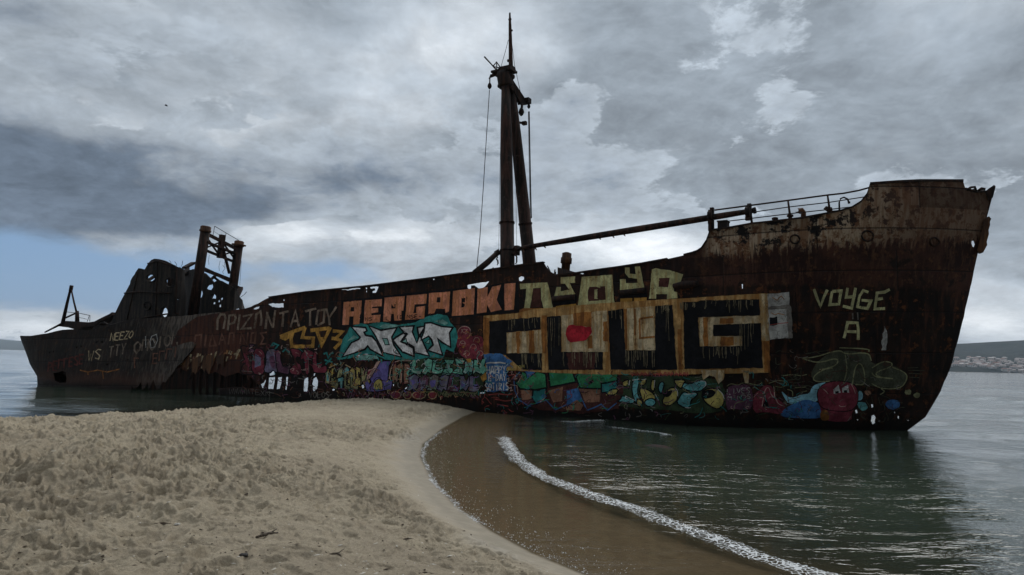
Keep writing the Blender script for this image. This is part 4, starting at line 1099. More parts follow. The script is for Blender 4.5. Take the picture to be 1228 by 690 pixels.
d.poly('greyship', A8([(700, 160), (735, 158), (745, 372), (715, 378)]), .02).poly('ink', A8([(590, 232), (642, 226), (646, 284), (592, 290)]), .03).strokes('redscrawl', A8, [[(590, 285), (650, 275), (715, 268)]], .9).strokes('rust', A8, [[(600, 200), (625, 215), (650, 205), (690, 215)], [(610, 95), (640, 115), (670, 85), (690, 110)]], .9)
d.poly('cream', A8([(120, 596), (280, 594), (275, 660), (240, 690), (215, 640), (180, 630), (140, 660)]), .04).poly('cream', A8([(400, 596), (445, 594), (442, 690), (420, 680)]), .03)
d.done()
d = Deco('graffiti_lettering', 'small red scrawl under the big panel', base=.06)
random.seed(5)
for x in np.arange(757, 824, 4.6):
    d.stroke('redscrawl', [(x, 447 + random.uniform(-1, 1)), (x + 2, 450.5), (x + 3.4, 446.6), (x + 4.4, 450)], 1.3)
d.done()
d = Deco('graffiti_lettering', 'pale yellow hand lettered capitals VOYGE A on the bow')
d.strokes('voyge', B4, [[(122, 130), (150, 210), (182, 285), (212, 205), (245, 135)], [(290, 150), (372, 146), (352, 268), (268, 272), (290, 150)], [(432, 118), (418, 205), (492, 198)], [(505, 118), (490, 200), (468, 305), (388, 286)], [(622, 158), (575, 142), (540, 195), (522, 292), (612, 308), (645, 238), (560, 232)],
    [(818, 132), (770, 158), (702, 165), (692, 240), (682, 312), (775, 308)], [(692, 225), (755, 214)], [(398, 580), (415, 510), (432, 436), (522, 440), (530, 520), (528, 595)], [(418, 518), (512, 522)]], 3.3)
d.strokes('greyship', B4, [[(478, 350), (480, 405)], [(522, 345), (526, 412)]], 1.6)
d.done()
d = Deco('graffiti_lettering', 'long pale paint run on the dark bow')
d.poly('greywhite', B4([(770, 470), (790, 520), (800, 600), (785, 690), (745, 690), (740, 600), (755, 540)]), .06)
d.done()

# olive outlined letters low on the bow
d = Deco('graffiti_piece', 'olive outlined rounded letters on the dark bow', curvy=True)
d.poly('olivedark', R8([(130, 440), (150, 395), (200, 355), (250, 345), (350, 355), (362, 400), (410, 388), (480, 420), (497, 450), (470, 490), (380, 482), (330, 476), (250, 470), (150, 462)]))
d.strokes('olive', R8, [[(98, 376), (150, 372), (240, 342), (262, 362), (350, 352), (360, 385)], [(100, 376), (160, 395), (235, 372), (232, 402), (172, 420), (138, 448), (150, 464), (205, 462)], [(165, 418), (215, 412)], [(262, 362), (270, 420), (255, 470)], [(288, 476), (300, 398), (328, 395), (340, 476), (300, 474)],
    [(362, 412), (402, 386), (438, 392), (436, 408), (372, 428), (385, 446), (440, 452)], [(440, 452), (372, 446), (362, 430)], [(438, 408), (494, 432), (492, 460), (468, 490), (396, 490), (360, 470)], [(350, 352), (352, 340), (240, 336)], [(396, 490), (412, 500), (392, 512)]], 1.25)
d.strokes('olivedark', R8, [[(495, 412), (535, 410)], [(498, 420), (560, 422)], [(500, 432), (550, 434)], [(500, 446), (540, 448)], [(20, 440), (60, 436), (90, 452), (30, 460)], [(70, 442), (88, 436), (96, 450), (78, 458), (70, 442)], [(10, 470), (40, 462), (70, 470), (110, 462)], [(40, 480), (120, 478)], [(385, 520), (395, 560), (405, 530), (410, 570)], [(360, 520), (372, 575)]], .9)
for x, y, c in ((498, 502, 'gold'), (530, 514, 'gold'), (440, 548, 'blue'), (345, 505, 'brownpink')):
    d.poly(c if c != 'gold' else 'olive', R8([(x + 13 * math.cos(a) * (2.2 if c == 'blue' else 1), y + 11 * math.sin(a) * (1.8 if c == 'blue' else 1)) for a in [k * .785 for k in range(8)]]), .05)
d.done()
# red figure with pale blue sweep
d = Deco('graffiti_piece', 'round maroon shape with white spots on a light blue and blue sweep', curvy=True)
d.poly('lightblue', B3([(428, 160), (450, 180), (480, 206), (520, 205), (560, 186), (620, 180), (630, 140), (660, 115), (742, 100), (705, 150), (668, 178), (672, 240), (600, 220), (540, 240), (480, 252), (448, 205)])).poly('blue', B3([(480, 262), (545, 232), (602, 216), (660, 235), (722, 266), (700, 320), (690, 345), (560, 345), (420, 335), (440, 290)]))
d.poly('lightblue', B3([(945, 160), (965, 162), (976, 188), (968, 222), (935, 226)])).poly('aqua', B3([(930, 240), (980, 232), (1010, 270), (990, 295), (950, 285)]), .08)
d.poly('maroon', B3([(668, 170), (690, 130), (740, 102), (800, 94), (860, 98), (910, 112), (940, 150), (945, 200), (935, 260), (900, 300), (900, 365), (760, 368), (700, 340), (690, 270), (672, 220)]))
d.stroke('ink', B3([(668, 170), (690, 130), (740, 102), (800, 94), (860, 98), (910, 112), (940, 150), (945, 200), (935, 260), (890, 300), (760, 295), (690, 270), (672, 220)]), 1.1, True)
d.poly('white', B3([(778, 152), (812, 120), (826, 172), (780, 180)]), .01).poly('white', B3([(835, 142), (876, 120), (882, 172), (838, 172)]), .01).poly('ink', B3([(790, 165), (812, 160), (814, 176), (792, 178)]), .0).poly('ink', B3([(846, 158), (868, 154), (870, 172), (848, 172)]), .0)
d.strokes('pink', B3, [[(895, 112), (915, 150), (925, 180)], [(815, 258), (830, 268), (858, 262)], [(705, 145), (730, 165), (742, 182)]], .7).poly('rust', B3([(690, 300), (718, 284), (742, 296), (752, 345), (728, 360), (690, 355)]), .02)
d.done()
d = Deco('graffiti_piece', 'maroon letters with white hand lettering beside the blue sweep', curvy=True)
d.poly('maroon', B3([(240, 190), (290, 150), (320, 120), (372, 130), (385, 200), (420, 225), (465, 262), (430, 322), (330, 300), (240, 312)])).poly('ink', B3([(300, 270), (325, 210), (350, 265)]), .02).strokes('pink', B3, [[(300, 265), (318, 150), (345, 132), (360, 190), (392, 210), (408, 250), (455, 265)], [(378, 132), (385, 200)]], .8)
d.poly('plum', B3([(60, 140), (120, 120), (200, 115), (240, 160), (235, 280), (180, 290), (110, 280), (60, 290)]))
write(d, 'greywhite', 'LIVES', 871.6, 466.5, 900, 464.5, 6.5, 1.0, seed=2); write(d, 'greywhite', 'MINDS', 872.6, 474.5, 901, 472.5, 5.5, .9, seed=3)
d.strokes('olive', B3, [[(65, 130), (90, 110), (140, 125), (170, 105), (220, 112), (270, 125), (300, 105)], [(345, 110), (400, 90), (450, 95), (470, 120), (430, 140), (390, 130)], [(470, 150), (505, 160), (505, 195)], [(520, 140), (590, 135)], [(600, 160), (560, 170)], [(110, 290), (120, 240), (180, 230)], [(440, 60), (500, 50), (560, 60), (600, 50)]], .9)
scribble(d, 870, 462, 942, 492, 36, ['ink', 'ink', 'pink', 'plum', 'olive'], 51, .55)
d.done()

# yellow and teal piece
d = Deco('graffiti_piece', 'yellow and teal bubble letters on dark green', base=.014, curvy=True)
d.poly('darkgreen', B2([(160, 110), (250, 70), (350, 75), (560, 80), (700, 72), (860, 80), (1000, 95), (1120, 120), (1160, 220), (1150, 370), (1000, 405), (850, 400), (700, 375), (480, 370), (300, 350), (180, 320)]), .05)
for c, p in [('yellow', [(245, 165), (275, 120), (326, 110), (322, 200), (302, 170)]), ('aqua', [(350, 110), (415, 100), (392, 220), (412, 270), (445, 302), (420, 352), (385, 330), (345, 230)]), ('yellow', [(392, 270), (446, 300), (420, 352), (385, 330)]),
             ('aqua', [(260, 245), (318, 270), (380, 290), (350, 325), (275, 305), (205, 302), (250, 285)]), ('yellow', [(405, 180), (470, 190), (540, 235), (556, 300), (520, 345), (470, 340), (440, 300)]), ('aqua', [(450, 300), (505, 270), (550, 285), (552, 320), (520, 346), (470, 340)]),
             ('yellow', [(408, 160), (430, 112), (476, 102), (462, 160)]), ('yellow', [(518, 110), (546, 112), (540, 225), (508, 200)]), ('aqua', [(570, 195), (590, 130), (630, 135), (615, 200), (600, 240)]), ('yellow', [(600, 312), (640, 230), (665, 188), (712, 176), (742, 210), (745, 250), (730, 300), (660, 346)]),
             ('ink', [(605, 240), (640, 215), (700, 200), (690, 240), (650, 270)]), ('aqua', [(728, 312), (760, 260), (792, 212), (850, 235), (922, 222), (900, 260), (860, 282), (850, 352), (800, 357)]), ('aqua', [(760, 130), (860, 150), (900, 120), (985, 120), (995, 160), (965, 190), (940, 212), (850, 212), (775, 180)]), ('yellow', [(698, 112), (760, 108), (815, 118), (790, 150), (770, 200)]),
             ('yellow', [(955, 215), (985, 195), (1030, 184), (1090, 192), (1130, 225), (1148, 275), (1138, 330), (1092, 367), (1040, 350), (985, 310), (958, 270)]), ('ink', [(955, 215), (1030, 190), (1075, 215), (1050, 260), (985, 280), (945, 270)]), ('yellow', [(120, 245), (160, 195), (235, 190), (210, 245)])]:
    d.poly(c, B2(p), .015)
    if c != 'ink': d.stroke('ink', B2(p), 1.6, True)
d.strokes('white', B2, [[(352, 116), (412, 106)], [(330, 118), (322, 160)], [(720, 180), (744, 212), (742, 252)], [(1090, 195), (1132, 230), (1146, 280)], [(940, 122), (985, 124), (990, 155), (965, 182)], [(290, 252), (375, 292)], [(545, 115), (540, 180)], [(432, 112), (472, 106)], [(800, 236), (900, 230)], [(855, 350), (846, 356), (805, 352)], [(550, 235), (575, 290)]], .8)
scribble(d, 735, 450, 866, 494, 50, ['ink', 'ink', 'darkgreen', 'olive', 'teal', 'white'], 50, .55)
d.done()
# green letters
d = Deco('graffiti_piece', 'large green letters shading to brown with blue outlines', base=.016)
d.poly('maroonpanel', [(612, 458), (626, 450), (640, 443), (655, 446), (690, 441), (700, 446), (745, 443), (748, 470), (742, 490), (700, 496), (650, 492), (620, 482)], .06)
for c, p in [('brownpink', [(440, 380), (570, 350), (560, 480), (460, 490)]), ('brownpink', [(715, 400), (860, 360), (855, 500), (770, 515)]), ('brownpink', [(1020, 380), (1240, 390), (1220, 510), (1080, 515)]), ('teal', [(570, 380), (700, 370), (690, 490), (600, 530), (560, 480)]), ('blue', [(900, 400), (1010, 370), (1060, 500), (900, 560)]), ('brownpink', [(890, 560), (1000, 490), (1060, 540), (1040, 590), (900, 590)]),
             ('green', [(392, 325), (440, 270), (462, 205), (505, 230), (515, 280), (610, 205), (695, 235), (705, 370), (590, 392), (440, 382)]), ('blue', [(480, 195), (612, 190), (610, 205), (515, 280), (505, 230)]), ('green', [(718, 200), (850, 185), (962, 190), (968, 250), (992, 312), (860, 340), (738, 362)]), ('green', [(988, 262), (1042, 198), (1060, 225), (1240, 210), (1410, 215), (1400, 260), (1395, 370), (1240, 380), (1030, 372)]), ('teal', [(1240, 330), (1400, 300), (1395, 400), (1240, 420)])]:
    d.poly(c, B1(p), .02)
    if c in ('green', 'teal'): d.stroke('ink', B1(p), 2.0, True)
d.poly('ink', B1([(1110, 320), (1160, 285), (1150, 325), (1120, 340)]), .01)
d.strokes('blue', B1, [[(380, 300), (390, 400), (430, 490), (520, 545), (610, 520), (700, 490), (790, 585), (880, 545), (910, 520)], [(462, 200), (480, 186), (612, 184), (625, 205)], [(718, 196), (860, 178), (965, 186), (1000, 210), (1040, 192), (1080, 222)], [(1060, 500), (1100, 590), (1180, 560), (1240, 530), (1300, 590), (1390, 520)], [(370, 290), (440, 215)]], 1.2)
d.strokes('plum', B1, [[(870, 400), (930, 380), (950, 460), (890, 500)], [(900, 430), (960, 440)]], 1.0).strokes('pink', B1, [[(345, 340), (410, 350), (420, 420), (390, 470)], [(460, 250), (420, 320)], [(690, 400), (690, 470), (640, 510)]], .7)
scribble(d, 618, 448, 742, 494, 60, ['ink', 'ink', 'blue', 'teal', 'plum', 'green', 'brownpink'], 47, .7, 4)
d.done()
# birthday scrawl
d = Deco('graffiti_lettering', 'white birthday greeting hand lettered on a blue ground', base=.046)
d.poly('blue', B1([(88, 42), (250, 32), (320, 90), (370, 110), (340, 150), (310, 170), (320, 400), (120, 410), (112, 120)]), .05)
write(d, 'white', 'HAPPY', 584, 439.6, 607.5, 438.6, 9.5, 1.15, seed=4); write(d, 'white', 'B-DAY', 586, 449.2, 608, 448.6, 8.2, 1.0, seed=5); write(d, 'white', 'SOTIRIS', 582.4, 460, 611, 459, 8.8, 1.05, seed=6)
d.stroke('white', B1([(110, 130), (150, 124), (200, 126), (250, 122), (305, 132)]), 1.6); write(d, 'yellow', 'OXETOM', 608, 441, 630, 437, 4.2, .6, seed=7)
for x, y in ((612, 447), (616, 452), (611, 466), (608, 455)): d.stroke('pink', [(x, y), (x + 3.2, y - 1.4), (x + 2, y + 3), (x + 5, y + 2)], .9)
d.strokes('redscrawl', B1, [[(140, 440), (230, 430), (330, 440), (370, 430)], [(200, 480), (300, 500), (370, 490)], [(220, 530), (330, 550)], [(330, 250), (400, 240), (360, 290)]], 1.2)
scribble(d, 583, 428, 615, 468, 34, ['white', 'blue', 'ink', 'lightblue'], 49, .5, 2.4)
d.done()
# red cloud scribbles between
d = Deco('graffiti_piece', 'dark red cloud scribbles beside the orange panel', curvy=True)
d.poly('maroon', [(548, 398), (552, 392), (560, 391), (566, 396), (565, 404), (574, 402), (580, 406), (580, 430), (572, 436), (556, 430), (548, 418)], .05)
d.strokes('pink', A2, [[(380, 690), (400, 630), (450, 605), (510, 612), (545, 660), (530, 720)], [(430, 640), (460, 700), (500, 640)]], .8)
for x, y in ((557, 398), (572, 408), (568, 416), (555, 412), (576, 424), (560, 424)):
    d.stroke('pink', [(x - 4, y + 2), (x - 2, y - 3), (x + 2, y - 3), (x + 4, y + 1), (x + 1, y + 3)], .55)
    d.stroke('redscrawl', [(x - 3, y), (x, y + 3), (x + 3, y - 1)], .9)
scribble(d, 550, 396, 580, 436, 40, ['ink', 'pink', 'redscrawl', 'gold', 'brownpink'], 46)
d.done()
# mint and violet double row
d = Deco('graffiti_piece', 'mint green jagged letters over violet grey letters', base=.016)
d.poly('darkgreen', [(489, 430), (520, 428), (580, 432), (583, 452), (575, 474), (520, 474), (488, 460)], .05)
wild(d, 495, 430, 580, 450, 7, ['mint', 'mint', 'tealpale', 'teal', 'mint'], 'ink', 'white', 12)
wild(d, 489, 449, 577, 471, 7, ['violetgrey', 'violetgrey', 'purple', 'greyship', 'plum'], 'ink', 'tealpale', 13)
d.stroke('olive', [(488, 452), (500, 468), (512, 462), (536, 474), (556, 470), (572, 472), (578, 462)], .6).poly('mint', [(580, 438), (586, 443), (580, 449), (576, 446)], .01)
for p in ([(560, 431), (566, 430), (566, 435), (561, 435)], [(577, 452), (583, 447), (585, 455), (580, 458)], [(508, 467), (512, 466), (512, 470), (508, 471)]): d.poly('gold', p, .03)
scribble(d, 490, 430, 582, 450, 46, ['ink', 'ink', 'white', 'teal', 'tealpale'], 41); scribble(d, 488, 450, 580, 473, 60, ['ink', 'ink', 'tealpale', 'greyship', 'purple', 'olive'], 42)
d.done()
# violet hood
d = Deco('graffiti_piece', 'violet hood shape with a yellow green arch inside', base=.02)
d.poly('pink', B5([(525, 340), (560, 215), (640, 190), (690, 105), (770, 85), (760, 110), (650, 260), (590, 330), (540, 380)]), .03).poly('maroon', B5([(548, 300), (570, 235), (630, 205), (590, 270)]), .02)
P = [(600, 330), (650, 255), (690, 190), (740, 100), (820, 90), (892, 92), (858, 160), (850, 250), (842, 340), (880, 360), (898, 350), (902, 400), (880, 482), (800, 480), (720, 500), (560, 500), (545, 450), (528, 372), (560, 330), (600, 400), (620, 370)]
d.poly('purple', B5(P), .01).stroke('ink', B5(P), .9, True); a = [(640, 472), (650, 390), (690, 345), (725, 330), (758, 355), (775, 400), (772, 472)]
d.poly('yellow', B5(a), .01).stroke('ink', B5(a), .9, True).stroke('olivedark', B5([(670, 460), (685, 400), (710, 440), (730, 395), (745, 460)]), 1.1).stroke('ink', B5([(610, 480), (630, 380), (690, 310), (740, 312), (780, 370), (800, 470)]), .7)
d.poly('yellow', B5([(555, 335), (600, 352), (590, 385)]), .01).poly('yellow', B5([(808, 380), (850, 345), (840, 372)]), .01)
d.done()
d = Deco('graffiti_piece', 'olive and cream jagged letters left of the violet hood', base=.016)
wild(d, 390, 440, 440, 463, 7, ['olive', 'yellow', 'olive', 'palegreen', 'aqua'], 'ink', 'cream', 21, .1)
wild(d, 398, 452, 430, 468, 4, ['olive', 'aqua', 'tealpale'], 'ink', None, 22, .0)
d.strokes('cream', B5, [[(60, 180), (180, 125)], [(280, 140), (350, 180)]], 1.2)
scribble(d, 388, 436, 440, 468, 60, ['ink', 'ink', 'cream', 'olive', 'tealpale', 'gold', 'plum'], 43)
d.done()
d = Deco('graffiti_piece', 'brown and mint letters right of the violet hood', base=.018)
d.strokes('pink', B5, [[(860, 330), (880, 200), (920, 110), (1000, 85), (1190, 90)], [(900, 140), (930, 240), (900, 330)]], .9); wild(d, 470, 434, 492, 462, 3, ['brownpink', 'mint', 'olive'], 'ink', 'pink', 23, .0)
scribble(d, 468, 433, 494, 464, 30, ['ink', 'pink', 'mint', 'maroon', 'cream'], 44)
d.done()
d = Deco('graffiti_piece', 'row of dark red rounded shapes with cream edges near the sand', base=.016)
for x, w in ((475, 11), (489, 9), (503, 15), (519, 9)):
    q = [(x + w * .55 * math.cos(a), 473.5 + 5.2 * math.sin(a) * (1 if math.sin(a) > 0 else .7)) for a in [k * .6283 for k in range(10)]]
    d.poly('maroon', q, .02); d.stroke('cream', q, 1.0, True)
for x in range(415, 470, 6): d.stroke('plum', [(x, 470 + (x % 5) * .6), (x + 3, 477), (x + 5, 470)], 1.2)
for x in range(525, 566, 7): d.stroke('olive', [(x, 470), (x + 2, 476), (x + 5, 471), (x + 7, 475)], .8)
scribble(d, 405, 468, 572, 478, 80, ['plum', 'ink', 'cream', 'olive', 'maroon', 'redscrawl'], 52, .6)
d.done()
# maroon and plum letters around the slots
d = Deco('graffiti_piece', 'plum and maroon letters above the rusted slots', base=.014, curvy=True)
wild(d, 289, 413, 391, 451, 7, ['plum', 'maroon', 'plum', 'violetgrey', 'maroonpanel'], 'ink', 'greyship', 31, .0, 420, 450)
wild(d, 298, 412, 305, 424, 1, ['plum'], 'ink', None, 32); 
for x in range(300, 385, 11): d.stroke('pink', [(x, 418 + (x % 7)), (x + 3, 421 + (x % 4)), (x + 4, 425)], .45)
scribble(d, 290, 414, 390, 448, 90, ['ink', 'ink', 'ink', 'greyship', 'pink', 'maroon', 'plum', 'teal'], 45)
d.done()
d = Deco('graffiti_lettering', 'small teal tag under the ochre letters', base=.012)
d.strokes('teal', B7, [[(520, 130), (550, 95), (600, 115), (560, 160)], [(640, 180), (670, 150), (700, 185), (740, 155), (770, 190), (800, 150), (835, 180)], [(1040, 200), (1070, 190), (1085, 240), (1110, 195), (1136, 190)], [(1050, 260), (1130, 280)], [(1060, 300), (1120, 240)]], 1.8)
d.done()
d = Deco('graffiti_lettering', 'chalky grey scribble on the bottom strake', base=.012)
random.seed(9)
for x in range(275, 300, 5): d.stroke('greyship', [(x, 466), (x + 1, 473), (x + 3, 467), (x + 4, 472)], .7)
write(d, 'greyship', 'VOLOS', 371, 470, 396, 470, 7, 1.0, seed=8)
write(d, 'greyship', 'TEXN', 300, 467, 325, 470, 6, .7, seed=9)
d.done()
# worn cream paint above the break
d = Deco('worn_paint', 'worn cream paint hanging in strips above the break', base=.012)
rr_ = random.Random(17)
for i in range(60):
    x = rr_.uniform(214, 288); y = 428 - (x - 214) * .09 + rr_.uniform(-3, 6); h = rr_.uniform(3, 13) * (1.1 if x < 265 else .5)
    d.stroke(rr_.choice(['peel', 'peel', 'orangerust', 'greekfaint']), [(x, y), (x - .15 * h + rr_.uniform(-.5, .5), y + h * .5), (x - .35 * h, y + h)], rr_.uniform(.7, 2.6), jit=.5)
d.done()
# older tags and overspray showing between the pieces
d = Deco('graffiti_underlayer', 'older dull tags and scrawls between the pieces low on the hull', base=.008, curvy=True)
scribble(d, 290, 452, 400, 476, 70, ['greyship', 'plum', 'maroonpanel', 'greekfaint'], 61, .7, 3)
scribble(d, 580, 444, 640, 496, 60, ['maroonpanel', 'greyship', 'teal', 'redscrawl', 'plum'], 62, .7, 4)
scribble(d, 700, 446, 960, 500, 200, ['darkgreen', 'olivedark', 'greyship', 'maroonpanel', 'teal', 'plum'], 63, .7, 5)
scribble(d, 930, 420, 1080, 500, 130, ['olivedark', 'greyship', 'olivedark', 'maroonpanel'], 64, .6, 5)
scribble(d, 400, 420, 580, 476, 150, ['plum', 'darkgreen', 'greyship', 'brownpink', 'maroonpanel', 'teal'], 65, .8, 4)
d.done()
# stern lettering
d = Deco('graffiti_lettering', 'faded pale capitals TTY on the stern plating', surf=STN, base=.02)
write(d, 'greekdim', 'TTY', 129, 416, 152, 410, 13, 1.6, .1, 2)
d.done()
d = Deco('graffiti_lettering', 'faded pale Greek capitals OPOION on the stern plating', surf=STN, base=.02)
write(d, 'greekdim', 'OΠOION', 160, 410, 214, 398, 13.5, 1.8, .12, 3)
d.done()
d = Deco('graffiti_lettering', 'pale strokes of lettering on the bent plating at the break', surf=STN, base=.02)
d.strokes('peel', B8, [[(40, 235), (12, 262), (2, 300)], [(112, 185), (92, 240)], [(150, 165), (128, 228)], [(112, 190), (150, 170)], [(205, 150), (168, 222)], [(228, 130), (196, 205)]], 2.4)
d.done()
d = Deco('graffiti_lettering', 'nearly vanished rust red letters on the stern plating', surf=STN, base=.02)
write(d, 'greekfaint', 'Γ', 161, 430, 168, 428, 12, 1.4, 0, 4); write(d, 'greekfaint', 'EΓΓI', 182, 424, 214, 414, 12, 1.4, .1, 5)
d.done()
d = Deco('graffiti_lettering', 'small pale yellow tag on the stern', surf=STN, base=.02)
write(d, 'peel', 'NEEZO', 131, 400, 160, 396, 9, 1.2, .2, 6); write(d, 'peel', 'WS', 105, 421, 122, 417, 12, 1.1, .1, 7)
d.strokes('greywhite', Z1, [[(690, 385), (700, 360), (725, 350), (730, 380), (715, 415), (695, 420), (690, 385)], [(705, 375), (715, 395)], [(668, 360), (668, 420)]], .9)
d.done()
d = Deco('worn_paint', 'brick red remains of paint low on the stern', surf=STN, base=.02)
write(d, 'redfaint', 'PEΓΓESE', 57, 435, 101, 424, 11, 1.8, .1, 11)
d.strokes('rust', Z1, [[(330, 535), (370, 545), (420, 535), (470, 545), (535, 530)], [(445, 540), (450, 580)], [(370, 545), (372, 560)]], 1.3)
d.done()

# ------------------------------------------------------------------ beach, sea bed and water
def pl(pxs, z=0.0): return [tuple(ground(x, y, z)[:2]) for x, y in pxs]
LEFT = [(-70, -8), (-38, 10)] + pl([(-60, 508), (0, 505.2), (60, 502.6), (120, 499.4), (180, 496), (240, 492.2), (290, 488.6), (322, 486)]) + [(-11.6, 38.5), (-10.2, 42), (-8.6, 47)]
RIGHT = [(40, -60), (20, -14), (7.5, -1), (3.4, 4.2)] + pl([(770, 716), (700, 689), (640, 664), (590, 637), (548, 607), (520, 578), (505, 548), (508, 533), (530, 515), (556, 500), (577, 491.5)]) + [(-1.4, 41), (-2.2, 45), (-3.4, 49)]
LEFT, RIGHT = np.array(LEFT), np.array(RIGHT)
def seg_dist(X, Y, P):
    best = np.full(X.shape, 1e9)
    for (ax, ay), (bx, by) in zip(P, P[1:]):
        dx, dy = bx - ax, by - ay; l = dx * dx + dy * dy
        t = np.clip(((X - ax) * dx + (Y - ay) * dy) / l, 0, 1)
        best = np.minimum(best, (X - ax - t * dx) ** 2 + (Y - ay - t * dy) ** 2)
    return np.sqrt(best)
POLY = np.vstack([LEFT, RIGHT[::-1], [(40, -80), (-75, -80)]])
def inside(X, Y):
    c = np.zeros(X.shape, bool); n = len(POLY)
    for i in range(n):
        (ax, ay), (bx, by) = POLY[i], POLY[(i + 1) % n]
        if ay == by: continue
        c ^= ((ay > Y) != (by > Y)) & (X < (bx - ax) * (Y - ay) / (by - ay) + ax)
    return c
def sfun(X, Y, seed, k):     # smooth cheap noise from summed waves
    r = np.random.default_rng(seed); o = np.zeros(X.shape)
    for i in range(7):
        a = r.uniform(0, 6.283); f = k * r.uniform(.6, 1.7)
        o += np.sin((X * math.cos(a) + Y * math.sin(a)) * f + r.uniform(0, 6.28) + .8 * np.sin((Y * math.cos(a) - X * math.sin(a)) * f * .7 + r.uniform(0, 6)))
    return o / 4
def height(X, Y):
    dl, dr, ins = seg_dist(X, Y, LEFT), seg_dist(X, Y, RIGHT), inside(X, Y)
    hin = .82 * (1 - np.exp(-dl / 9)) * (1 - np.exp(-(dr / 2.6) ** 1.15))
    dw = np.minimum(dl, dr)
    right = dr < dl
    sw = 2.1 + .3 * sfun(X, Y, 3, .8)
    d2 = np.maximum(dw - sw, 0)
    hr = -.035 * np.minimum(dw / sw, 1) - np.where(d2 < 3, .16 * d2 - .012 * d2 ** 2 * 0, .48 + .14 * (d2 - 3))
    hl = -.14 * dw
    ho = np.maximum(np.where(right, hr, hl), -7.0)
    return np.where(ins, hin, ho), np.where(ins, np.minimum(dl, dr), -dw), dr, dl
def cells(X, Y, size, seed, elong, thr):
    """scattered footprints and scuffs: one oval pit with a raised rim in each cell"""
    r = np.random.default_rng(seed); T = r.random((5, 257, 257))
    ix, iy = np.floor(X / size).astype(int), np.floor(Y / size).astype(int)
    o = np.zeros(X.shape)
    for a in (-1, 0, 1):
        for b in (-1, 0, 1):
            jx, jy = (ix + a) % 257, (iy + b) % 257
            px, py = (ix + a + T[0, jx, jy]) * size, (iy + b + T[1, jx, jy]) * size
            th = T[2, jx, jy] * 3.1416; dep = np.where(T[4, jx, jy] < thr, .35 + .65 * T[3, jx, jy], 0)
            c, s = np.cos(th), np.sin(th)
            u = ((X - px) * c + (Y - py) * s) / (size * .40 * elong); v = (-(X - px) * s + (Y - py) * c) / (size * .40 / elong)
            q = np.sqrt(u * u + v * v)
            o += dep * (-np.exp(-(q * 1.25) ** 3) + .42 * np.exp(-((q - 1.25) / .30) ** 2))
    return o
def relief(X, Y, d, dr, dl):
    amp = np.clip((d - .55 - .4 * sfun(X, Y, 21, .7)) / .7, 0, 1) * np.clip(.68 + .5 * sfun(X, Y, 5, .45), .28, 1.25)
    amp = np.where(dl < dr, np.clip(d / 1.5, 0, 1) * .8, amp)
    wx, wy = X + .10 * sfun(X, Y, 8, 5), Y + .10 * sfun(X, Y, 9, 5)
    o = .026 * cells(wx, wy, .34, 1, 1.30, .60) + .023 * cells(wx + 9, wy + 3, .20, 2, 1.25, .72) + .012 * cells(wx + 2, wy + 7, .115, 3, 1.2, .8) + .030 * sfun(X, Y, 14, 3.1) + .012 * sfun(X, Y, 15, 9)
    return 4.5 * amp * o
def az_list(n_in, n_out, half=46):
    a = np.radians(np.linspace(-half, half, n_in)); b = np.radians(np.linspace(half, 360 - half, n_out + 2)[1:-1])
    return np.concatenate([a, b])
def polar(name, az, rr, hf, mat, closed=True, attrs=()):
    Ag, Rg = np.meshgrid(az, rr); X, Y = np.sin(Ag) * Rg, np.cos(Ag) * Rg
    Zv, at_ = hf(X, Y)
    nr, na = X.shape
    co = np.stack([X, Y, Zv], -1).reshape(-1, 3)
    i, j = np.meshgrid(np.arange(nr - 1), np.arange(na if closed else na - 1), indexing='ij'); j2 = (j + 1) % na
    q = np.stack([i * na + j, i * na + j2, (i + 1) * na + j2, (i + 1) * na + j], -1).reshape(-1, 4)
    n0 = len(co)
    if closed:      # close the middle
        co = np.vstack([co, [[0, 0, Zv[0].mean()]]])
    me = bpy.data.meshes.new(name)
    nq = len(q); tri = np.stack([np.full(na, n0), (np.arange(na) + 1) % na, np.arange(na)], -1) if closed else np.zeros((0, 3), int)
    me.vertices.add(len(co)); me.vertices.foreach_set('co', co.astype(np.float32).ravel())
    me.loops.add(nq * 4 + tri.size); me.loops.foreach_set('vertex_index', np.concatenate([q.ravel(), tri.ravel()]).astype(np.int32))
    me.polygons.add(nq + len(tri))
    me.polygons.foreach_set('loop_start', np.concatenate([np.arange(nq) * 4, nq * 4 + np.arange(len(tri)) * 3]).astype(np.int32))
    me.update(calc_edges=True); me.validate()
    for k, v in at_.items():
        a = me.attributes.new(k, 'FLOAT', 'POINT'); vv = v.ravel()
        if closed: vv = np.append(vv, v[0].mean())
        a.data.foreach_set('value', vv.astype(np.float32))
    return link_mesh(name, me, mat, None, True)

